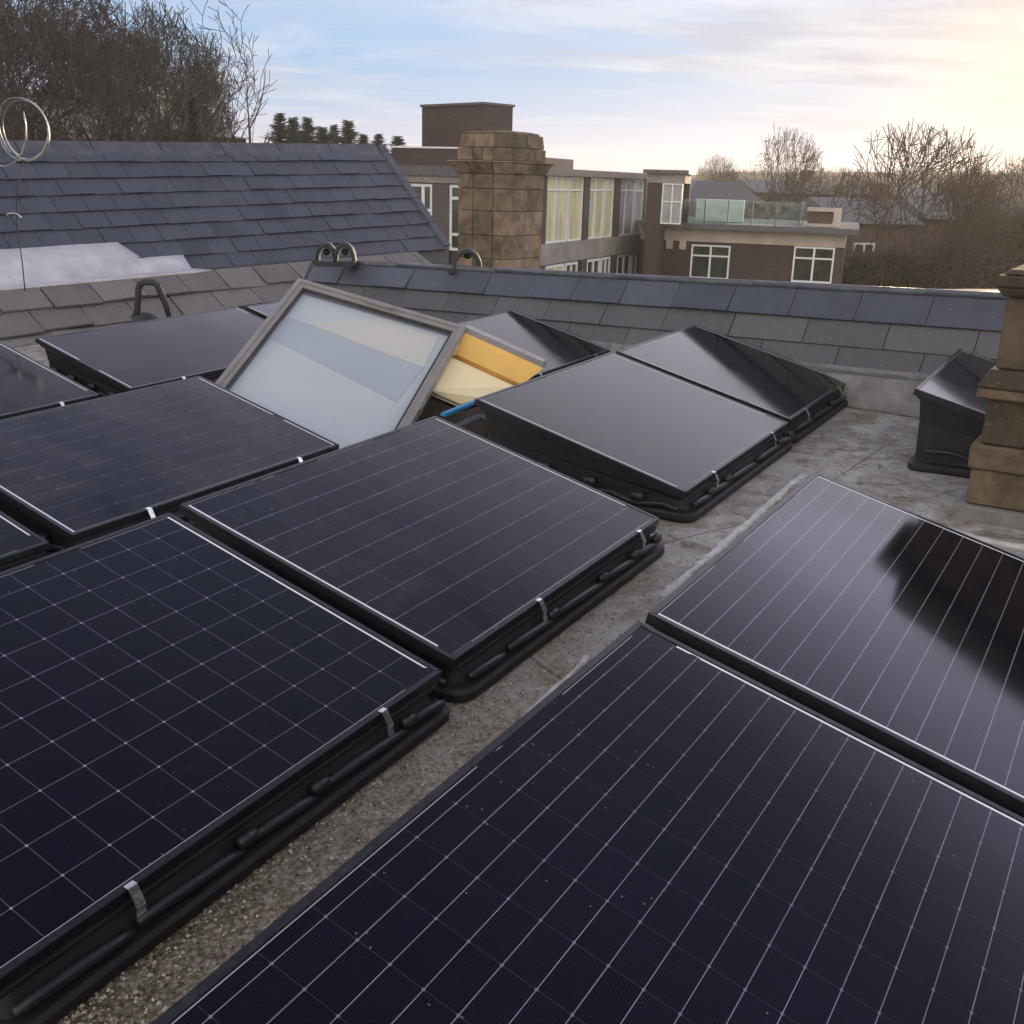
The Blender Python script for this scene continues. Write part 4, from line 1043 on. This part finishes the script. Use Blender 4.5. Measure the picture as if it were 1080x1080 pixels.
def balcony_building():
    a,rot,L=facade_frame(679,47.5,898,45.0)
    root=empty('brick_building',(a.x,a.y,-11),rot); I=Matrix.Translation((0,0,11))
    q=lambda px,py:px_on(a,rot,px,py)
    zs0=q(790,243)[1]; zs1=q(790,237)[1]; zf=q(790,257)[1]
    b=MB(); b.box(0,L,.0,9,0,zf+11); b.build('wall',M['brick_dark'],root)
    b=MB(); b.box(-.0,L+.0,-.05,9,zf+11,zs0+11-.003); 
    for pxx in (706,720): x=q(pxx,262)[0]; b.box(x-.14,x+.14,-.10,.02,zf+11-.35,zf+11+.0)
    b.build('fascia',M['beige'],root)
    b=MB(); b.box(-.2,L+.5,-.6,9.1,zs0+11,zs1+11); b.build('roof_slab',M['parapet'],root)
    for (p0,p1,r0,r1) in ((729,770,257,293),(837,880,259,297)):
        x0,_=q(p0,270); x1,_=q(p1,270); window(root,I,x0,x1,q(p0,r1)[1],q(p0,r0)[1]-.02,[.5],[.68],M['pane_dark'],-.085,.07)
    b=MB(); x=q(692,270)[0]; b.tube([(x,-.1,3),(x,-.1,zf+11)],.09,8); b.build('drainpipe',M['conc_band'],root)
    # balustrade
    xb0=q(697,220)[0]; xb1=q(845,220)[0]; zg=q(770,211)[1]+11; z0=zs1+11+.004
    n_=6
    xs=[xb0+(xb1-xb0)*i/n_ for i in range(n_+1)]
    for x,yy in [(x,-.47) for x in xs]+[(xb1,1.2),(xb1,2.8)]:
        bal=MB(); bal.box(x-.03,x+.03,yy-.03,yy+.03,z0,zg); bal.build('balustrade_post',M['parapet'],root)
    for i in range(n_):
        g=MB(); g.box(xs[i]+.04,xs[i+1]-.04,-.485,-.465,z0+.05,zg); g.build('balustrade_glass',M['bal_glass'],root)
    g=MB(); g.box(xb1-.01,xb1+.01,-.4,2.8,z0+.05,zg); g.build('balustrade_glass',M['bal_glass'],root)
    # set-back white furniture wall behind glass
    b=MB(); x0=q(725,225)[0]; b.box(x0,q(778,225)[0],2.6,2.8,z0,z0+.95); b.build('terrace_wall',M['white'],root)
    # small pale frame right
    xa,xb_=q(851,220)[0],q(888,220)[0]; zt=q(860,219)[1]+11
    b=MB(); b.box(xa,xb_,.6,.9,zt-.16,zt); b.box(xb_-.3,xb_,.55,.95,z0,zt-.163); b.box(xa,xb_,.6,.9,z0,z0+.12); b.build('low_wall_frame',M['beige'],root)
    b=MB(); b.box(xa+.05,xb_-.35,.7,.8,z0+.125,zt-.165); b.build('low_wall',M['brick_red'],root)
    tag(root,'dark brick building with a glass balustrade roof terrace and white windows','building')
    # projecting corner block with glazed side
    a2,rot2,L2=facade_frame(683,45.7,722,45.3)
    q2=lambda px,py:px_on(a2,rot2,px,py)
    root2=empty('stair_block',(a2.x,a2.y,-11),rot2)
    zt=q2(700,179)[1]+11; zc=q2(700,193)[1]+11; zb=q2(700,236)[1]+11
    xg=q2(697,220)[0]; xh=q2(719,220)[0]
    b=MB(); b.box(0,xg,0,2.1,0,zc); b.box(xg,L2,1.9,2.1,zb,zc); b.build('wall',M['brick_dark'],root2)
    b=MB(); b.box(-.05,L2,-.05,2.15,zc,zt-.15); b.build('fascia',M['conc_band'],root2)
    b=MB(); b.box(-.2,L2+.15,-.2,2.3,zt-.15,zt); b.build('coping',M['parapet'],root2)
    window(root2,I,xg+.02,xh,zb-11,zc-11-.01,[.5],[.55],M['pane_pale'],-.07,.05)
    tag(root2,'tall narrow stair block with white glazing where the two buildings meet','building')
    # grey hipped roof house behind the terrace
    c=W3(765,214,60); root3=empty('hipped_house',(c.x,c.y,-11),R(4)); zr=W3(765,191,60).z+11; ze=W3(765,213,60).z+11
    w_=(W3(812,200,60)-W3(722,200,60)).length/2; t_=(W3(785,200,60)-W3(742,200,60)).length/2
    b=MB(); b.box(-w_+.2,w_-.2,.2,5.8,0,ze); b.build('wall',M['brick_red'],root3)
    b=MB(); b.add([(-w_,0,ze),(w_,0,ze),(w_,6,ze),(-w_,6,ze),(-t_,2.4,zr),(t_,2.4,zr),(t_,3.6,zr),(-t_,3.6,zr)],[(0,3,2,1),(0,1,5,4),(1,2,6,5),(2,3,7,6),(3,0,4,7),(4,5,6,7)]); b.build('roof',M['slate_grey'],root3)
    tag(root3,'grey hipped roof house behind the glass balustrade','house')
balcony_building()
def far_houses():
    specs=[ # px0,px1,Y,eave py, ridge py, windows, label, seed
     (892,972,66,236,210,[(900,922,256,290),(935,958,262,285)],'brick house with white windows behind the big bare tree',1),
     (985,1090,72,232,208,[(1018,1032,246,272)],'dim brick house with one tall pale window at the right',2),
     (238,262,62,146,138,[],'small stone house at the foot of the wooded hill',3),
     (800,880,95,204,190,[],'low roofed terrace behind the balcony building',4),
     (905,1010,120,206,196,[],'distant long roof below the hill behind the big bare tree',5),
    ]
    for (p0,p1,Y,ye,yr,wins,lab,sd_) in specs:
        a,rot,L=facade_frame(p0,Y,p1,Y+1.5); q=lambda px,py:px_on(a,rot,px,py)
        base=hz(a.x,a.y)-1; root=empty('brick_house',(a.x,a.y,base),rot); I=Matrix.Translation((0,0,-base))
        mid=(p0+p1)/2; ze=q(mid,ye)[1]-base; zr=q(mid,yr)[1]-base
        b=MB(); b.box(0,L,0,7,0,ze); b.build('wall',M['brick_red'],root)
        b=MB(); b.add([(-.3,-.4,ze),(L+.3,-.4,ze),(L+.3,7.4,ze),(-.3,7.4,ze),(-.3,3.5,zr),(L+.3,3.5,zr)],[(0,3,2,1),(0,1,5,4),(2,3,4,5),(1,2,5),(0,4,3)]); rf=b.build('roof',M['slate_grey'],root)
        b=MB(); b.box(L*.8,L*.8+.9,3.1,3.9,ze,zr+.9); b.build('chimney',M['brick_red'],rf)
        for (w0,w1,t0,t1) in wins: window(root,I,q(w0,t0)[0],q(w1,t0)[0],q(w0,t1)[1],q(w0,t0)[1],[.5],[.6],M['pane_dark'],-.10,.10)
        tag(root,lab,'house')
far_houses()

# ------------------------------------------------------------------ air
def haze():
    b=MB(); b.box(-600,760,-240,660,-14,19); m_=bpy.data.materials.new('pale evening air'); m_.use_nodes=True; n=N(m_.node_tree); n.n.clear()
    o_=n.new('ShaderNodeOutputMaterial'); v=n.new('ShaderNodeVolumePrincipled'); v.inputs['Color'].default_value=(.94,.91,.86,1); v.inputs['Density'].default_value=.0006; v.inputs['Anisotropy'].default_value=.5
    n.link(v.outputs[0],o_.inputs['Volume']); o=b.build('haze',m_); tag(o,'thin pale evening haze over the far rooftops','haze',kind='stuff')
haze()

# ------------------------------------------------------------------ trees
def bark(name,c):
    return simple(name,c,.9,0,.35,1.3,.0)
M['bark_dark']=bark('dark bark',(.020,.015,.012)); M['bark_brown']=bark('brown twigs',(.036,.027,.022)); M['bark_warm']=bark('warm brown twigs',(.062,.042,.028))
M['bark_pale']=bark('grey bark',(.050,.041,.036))
def tree_mesh(seed,spread=.6,levels=8,trunk=.22,nlimb=5,thick=.02,rmin=.0007,up=.03,lr=(.74,.90),rx=.3,cz=.6,rz=.42,l1=.17):
    """a bare tree of height 1: branches end where they leave the crown's ellipsoid"""
    r=random.Random(seed); tb=MB(); cb=MB()
    def inside(q): return (q.x*q.x+q.y*q.y)/(rx*rx)+((q.z-cz)/rz)**2<1.0+r.uniform(-.12,.10)
    def grow(p,d,L,rad,lv):
        n=4 if lv<2 else (3 if lv<4 else 2); pts=[p.copy()]; rs=[rad]; q=p.copy(); dd=d.copy(); gone=False
        for i in range(n):
            dd=(dd+Vector((r.gauss(0,.13),r.gauss(0,.13),r.gauss(up,.07)))).normalized()
            q=q+dd*(L/n); pts.append(q.copy()); rs.append(max(rmin,rad*(1-.30*(i+1)/n)))
            if lv>1 and q.z>.3 and not inside(q): gone=True; break
        if gone: rs[-1]=rmin
        (tb if lv<3 else cb).tube(pts,rs,7 if lv==0 else (5 if lv<4 else 3),cap=False)
        if lv>=levels or (gone and lv>2): return
        m_=len(pts)-1
        k=nlimb if lv==0 else (3 if r.random()<.55 else 2)
        for j in range(k):
            ang=r.uniform(.30,.85)*spread/.55; ph=2*math.pi*(j+r.random()*.7)/k
            o_=dd.orthogonal().normalized(); o_=Quaternion(dd,ph)@o_
            nd=(dd*math.cos(ang)+o_*math.sin(ang)).normalized()
            if j==0 and lv>0: nd=(dd*.95+o_*.22).normalized()
            i0=m_ if (j<2 and lv) else r.choice(range(max(1,m_-2),m_+1))
            if lv==0 and j==0: nd=(dd+o_*.2).normalized(); i0=m_
            L2=(l1*r.uniform(.8,1.2) if lv==0 else L*r.uniform(*lr)*(.85 if lv>=6 else 1))
            grow(pts[i0],nd,L2,max(rmin,rs[i0]*r.uniform(.56,.76)),lv+1)
    grow(Vector((0,0,0)),Vector((0,0,1)),trunk,thick,0)
    zz=sorted(v.z for v in cb.v); zm=zz[int(len(zz)*.99)]
    for b in (tb,cb): b.v=[v/zm for v in b.v]
    return tb,cb
protos=[]
for sd_,kw in ((11,dict(rx=.30,nlimb=5,thick=.024,rmin=.0009)),(12,dict(rx=.24,nlimb=4,trunk=.34,thick=.026,cz=.66,rz=.36,rmin=.0009)),(13,dict(rx=.19,nlimb=4,trunk=.42,thick=.022,cz=.70,rz=.32,l1=.14,spread=.5,rmin=.0009)),
    (24,dict(rx=.44,cz=.58,rz=.42,nlimb=11,trunk=.16,thick=.024,l1=.18,spread=.66,up=.0,levels=8,rmin=.0009,lr=(.78,.93))),(15,dict(rx=.36,cz=.62,rz=.36,nlimb=8,lr=(.78,.92),trunk=.24,thick=.022,l1=.19,levels=8,rmin=.0012))):
    tb,cb=tree_mesh(sd_,**kw)
    print('tree',len(tb.f),len(cb.f),max(abs(v.x) for v in cb.v))
    t_=tb.build('trunk',M['bark_dark'],None,smooth=True); c_=cb.build('crown',M['bark_brown'],None)
    protos.append((t_.data,c_.data)); bpy.data.objects.remove(t_); bpy.data.objects.remove(c_)
def mk(name,data,parent,mat=None):
    o=bpy.data.objects.new(name,data); col.objects.link(o); o.parent=parent
    if mat: o.material_slots[0].link='OBJECT'; o.material_slots[0].material=mat
    return o
def put_tree(var,px,Y,top_py,width,rot,lab,group,base=None,mats=(None,None)):
    p=W3(px,200,Y); zb=hz(p.x,Y)-.3 if base is None else base; zt=W3(px,top_py,Y).z; h=zt-zb
    root=empty('bare_tree',(p.x,Y,zb),rot); root.scale=(h*width,h*width,h)
    mk('trunk',protos[var][0],root,mats[0]); mk('crown',protos[var][1],root,mats[1])
    tag(root,lab,'tree',group); return root
LT=[ # px,Y,top,width,var
 (-30,38,-70,1.0,1,'at the left edge of the photo, crown out of frame'),(12,42,-60,.95,2,'first tall one in from the left edge, behind the metal coil'),
 (38,36,-40,.9,1,'dark one right above the metal coil'),(62,46,-30,.9,2,'tall one just right of the metal coil'),
 (84,40,-15,.9,1,'one with a leaning limb, third right of the coil'),(104,50,-10,.85,2,'slim one near the middle of the wood'),
 (122,44,8,.85,1,'middle of the wood, crown just inside the frame'),(142,52,0,.85,2,'slim pale one right of the middle of the wood'),
 (160,43,14,.8,1,'one left of the small dark conifer'),(178,50,12,.85,2,'one standing behind the small dark conifer'),
 (200,47,18,.9,1,'round crowned one above the small dark conifer'), (213,49,36,.65,2,'round crowned one right of the small dark conifer'),
 (226,52,52,.5,2,'next to last one at the right end of the wood'),(243,54,92,.36,2,'small outermost one at the right end of the wood'),
 (-70,50,-40,1,2,'far left, mostly outside the photo'),(-8,55,-20,1,0,'back one at the left edge'),(50,58,-8,1,1,'back one seen between the left trunks'),(112,60,22,1,0,'back one low between the middle trunks'),(150,60,35,1,2,'back one low behind the slim pale tree'),(188,62,50,1,1,'back one low near the conifer')]
for i,(px,Y,tp,wd,v,lab) in enumerate(LT):
    put_tree(v,px,Y,tp,wd*(.85+.3*rnd.random()),rnd.uniform(0,6.28),'bare tree on the bank, '+lab.replace('far left, mostly outside the photo','far left, mostly out of frame').replace('first tall one in from the left edge, behind','tall one behind'),'bare trees on the wooded bank',mats=(M['bark_dark'] if i%3 else M['bark_pale'],M['bark_brown'] if i%2 else M['bark_pale']))
put_tree(4,965,56,141,.84,.6,'wide spreading bare tree glowing in front of the low sun','bare trees by the far buildings',mats=(M['bark_warm'],M['bark_warm']))
put_tree(4,826,80,142,.54,2.1,'round bare tree behind the glass balustrade','bare trees by the far buildings',mats=(M['bark_brown'],M['bark_brown']))
put_tree(4,756,110,168,.5,1.1,'faint small bare tree beside the stair block','bare trees by the far buildings',mats=(M['bark_brown'],M['bark_brown']))
put_tree(4,1088,70,166,.7,4.0,'brown bare tree at the right edge above the chimney','bare trees by the far buildings',mats=(M['bark_warm'],M['bark_warm']))
put_tree(4,1022,84,180,.6,5.0,'lower bare tree between the spreading tree and the right edge','bare trees by the far buildings',mats=(M['bark_warm'],M['bark_warm']))
put_tree(4,892,95,182,.6,3.0,'small bare tree left of the wide spreading tree','bare trees by the far buildings',mats=(M['bark_warm'],M['bark_brown']))

def leafmat(name,a,b):
    m_,n,p=newmat(name); g=n.new('ShaderNodeNewGeometry'); n.link(n.ramp(g.outputs['Random Per Island'],[(0,a),(1,b)]),p.inputs['Base Color']); p.inputs['Roughness'].default_value=.8; return m_
M['needle']=leafmat('dark needles',(.010,.017,.010),(.035,.045,.022)); M['scrub']=leafmat('winter scrub',(.028,.022,.014),(.085,.058,.036)); M['scrub_green']=leafmat('ivy scrub',(.022,.022,.010),(.10,.075,.04))
def conifer_data(seed):
    r=random.Random(seed); b=MB(); z=.12
    while z<.985:
        R_=(1-z)**.9*.30+.004; nb=int(7+9*(1-z))
        for k in range(nb):
            a=r.uniform(0,6.28); L=R_*r.uniform(.55,1.12); el=-.25+.9*z+r.uniform(-.15,.15)
            d=Vector((math.cos(a)*math.cos(el),math.sin(a)*math.cos(el),math.sin(el))); base=Vector((0,0,z+r.uniform(-.01,.01)))
            m=max(4,int(L/.010))
            for q in range(m):
                f=(q+.5)/m; p=base+d*L*f; s_=.016*(1.25-f)+.006
                for sg in (-1,1):
                    t=(d+Vector((-math.sin(a),math.cos(a),0))*sg*1.1+Vector((0,0,r.uniform(-.5,.2)))).normalized(); o_=Vector((0,0,1))*s_*.22
                    b.add([p-o_,p+o_,p+t*s_*r.uniform(.8,1.6)],[(0,1,2)])
        z+=.014+.012*(1-z)
    return b
cb=conifer_data(3); c_=cb.build('crown',M['needle']); cdat=c_.data; bpy.data.objects.remove(c_)
tb=MB(); tb.tube([(0,0,0),(0,0,.5),(0,0,.97)],[.022,.014,.003],6); t_=tb.build('trunk',M['bark_dark']); tdat=t_.data; bpy.data.objects.remove(t_)
def put_conifer(px,Y,top,wd,lab,base_py=None):
    p=W3(px,200,Y); zt=W3(px,top,Y).z; zb=hz(p.x,Y)-.3 if base_py is None else W3(px,base_py,Y).z; h=zt-zb
    root=empty('conifer_tree',(p.x,Y,zb),rnd.uniform(0,6)); root.scale=(h*wd,h*wd,h)
    mk('trunk',tdat,root); mk('crown',cdat,root); tag(root,lab,'tree','evergreen trees behind the slate roof'); return root
put_conifer(206,42,93,.62,'small dark conifer in front of the bare wood')
for i,(px,tp,lab) in enumerate(((298,124,'tallest one at the left end of the row'),(312,119,'second from the left end of the row'),(326,124,'third from the left, slightly shorter'),(341,128,'in the middle of the row'),(354,131,'just right of the middle of the row'),(368,129,'third from the right end of the row'),(384,139,'short second from the right end'),(400,143,'lowest at the right end next to the brown box'),(420,142,'rusty tipped one beside the brown box'))):
    put_conifer(px,60+(i*7%5)*1.1,tp+(-5,4,-1,5,0,-3,2,-2,1)[i],2.3+.9*(i*5%4)/4,'dark evergreen above the slate ridge, '+lab)

# scrub and undergrowth as uncountable masses
def scrub(name,fn,n,mat,lab,seed,size=(.25,.8)):
    r=random.Random(seed); b=MB()
    for i in range(n):
        p,s_=fn(r); s_*=r.uniform(*size)
        d=Vector((r.gauss(0,1),r.gauss(0,1),r.gauss(.6,1))).normalized(); o_=d.orthogonal().normalized()*s_*.07
        b.add([p-o_,p+o_,p+d*s_],[(0,1,2)])
    o=b.build(name,mat); tag(o,lab,'scrub',kind='stuff'); return o
def left_fn(r):
    y=r.uniform(36,66); x=r.uniform(-46,-.26*y-1); z=hz(x,y); h=2.6*(.5+.5*noise.noise(Vector((x*.25,y*.25,0))))+1.0
    return Vector((x,y,z+min(abs(r.gauss(0,.5)),1.1)*h)),1.0
scrub('hillside_scrub',left_fn,90000,M['scrub'],'brown winter undergrowth covering the wooded bank on the left',5,(.2,.7))
def right_fn(r):
    px=r.uniform(865,1130); Y=r.uniform(57,64); p=W3(px,200,Y); top=268+14*noise.noise(Vector((px*.03,1,0)))-40*max(0,(px-985)/90)
    zt=W3(px,top,Y).z; z=-11+(zt+11)*r.random()**.45
    return Vector((p.x,Y,z)),1.0
scrub('garden_scrub',right_fn,70000,M['scrub_green'],'dark tangled shrubs filling the gardens below the spreading tree',6,(.2,.8))
def far_fn(r):
    px=r.uniform(735,1150); Y=r.uniform(110,300); p=W3(px,200,Y); z=hz(p.x,Y)+r.random()*3.0*(.6+.5*noise.noise(Vector((px*.02,Y*.03,0))))
    return Vector((p.x,Y,z)),1.6
scrub('distant_woods',far_fn,60000,M['scrub'],'brown wooded hillside on the right horizon',7,(.4,1.4))
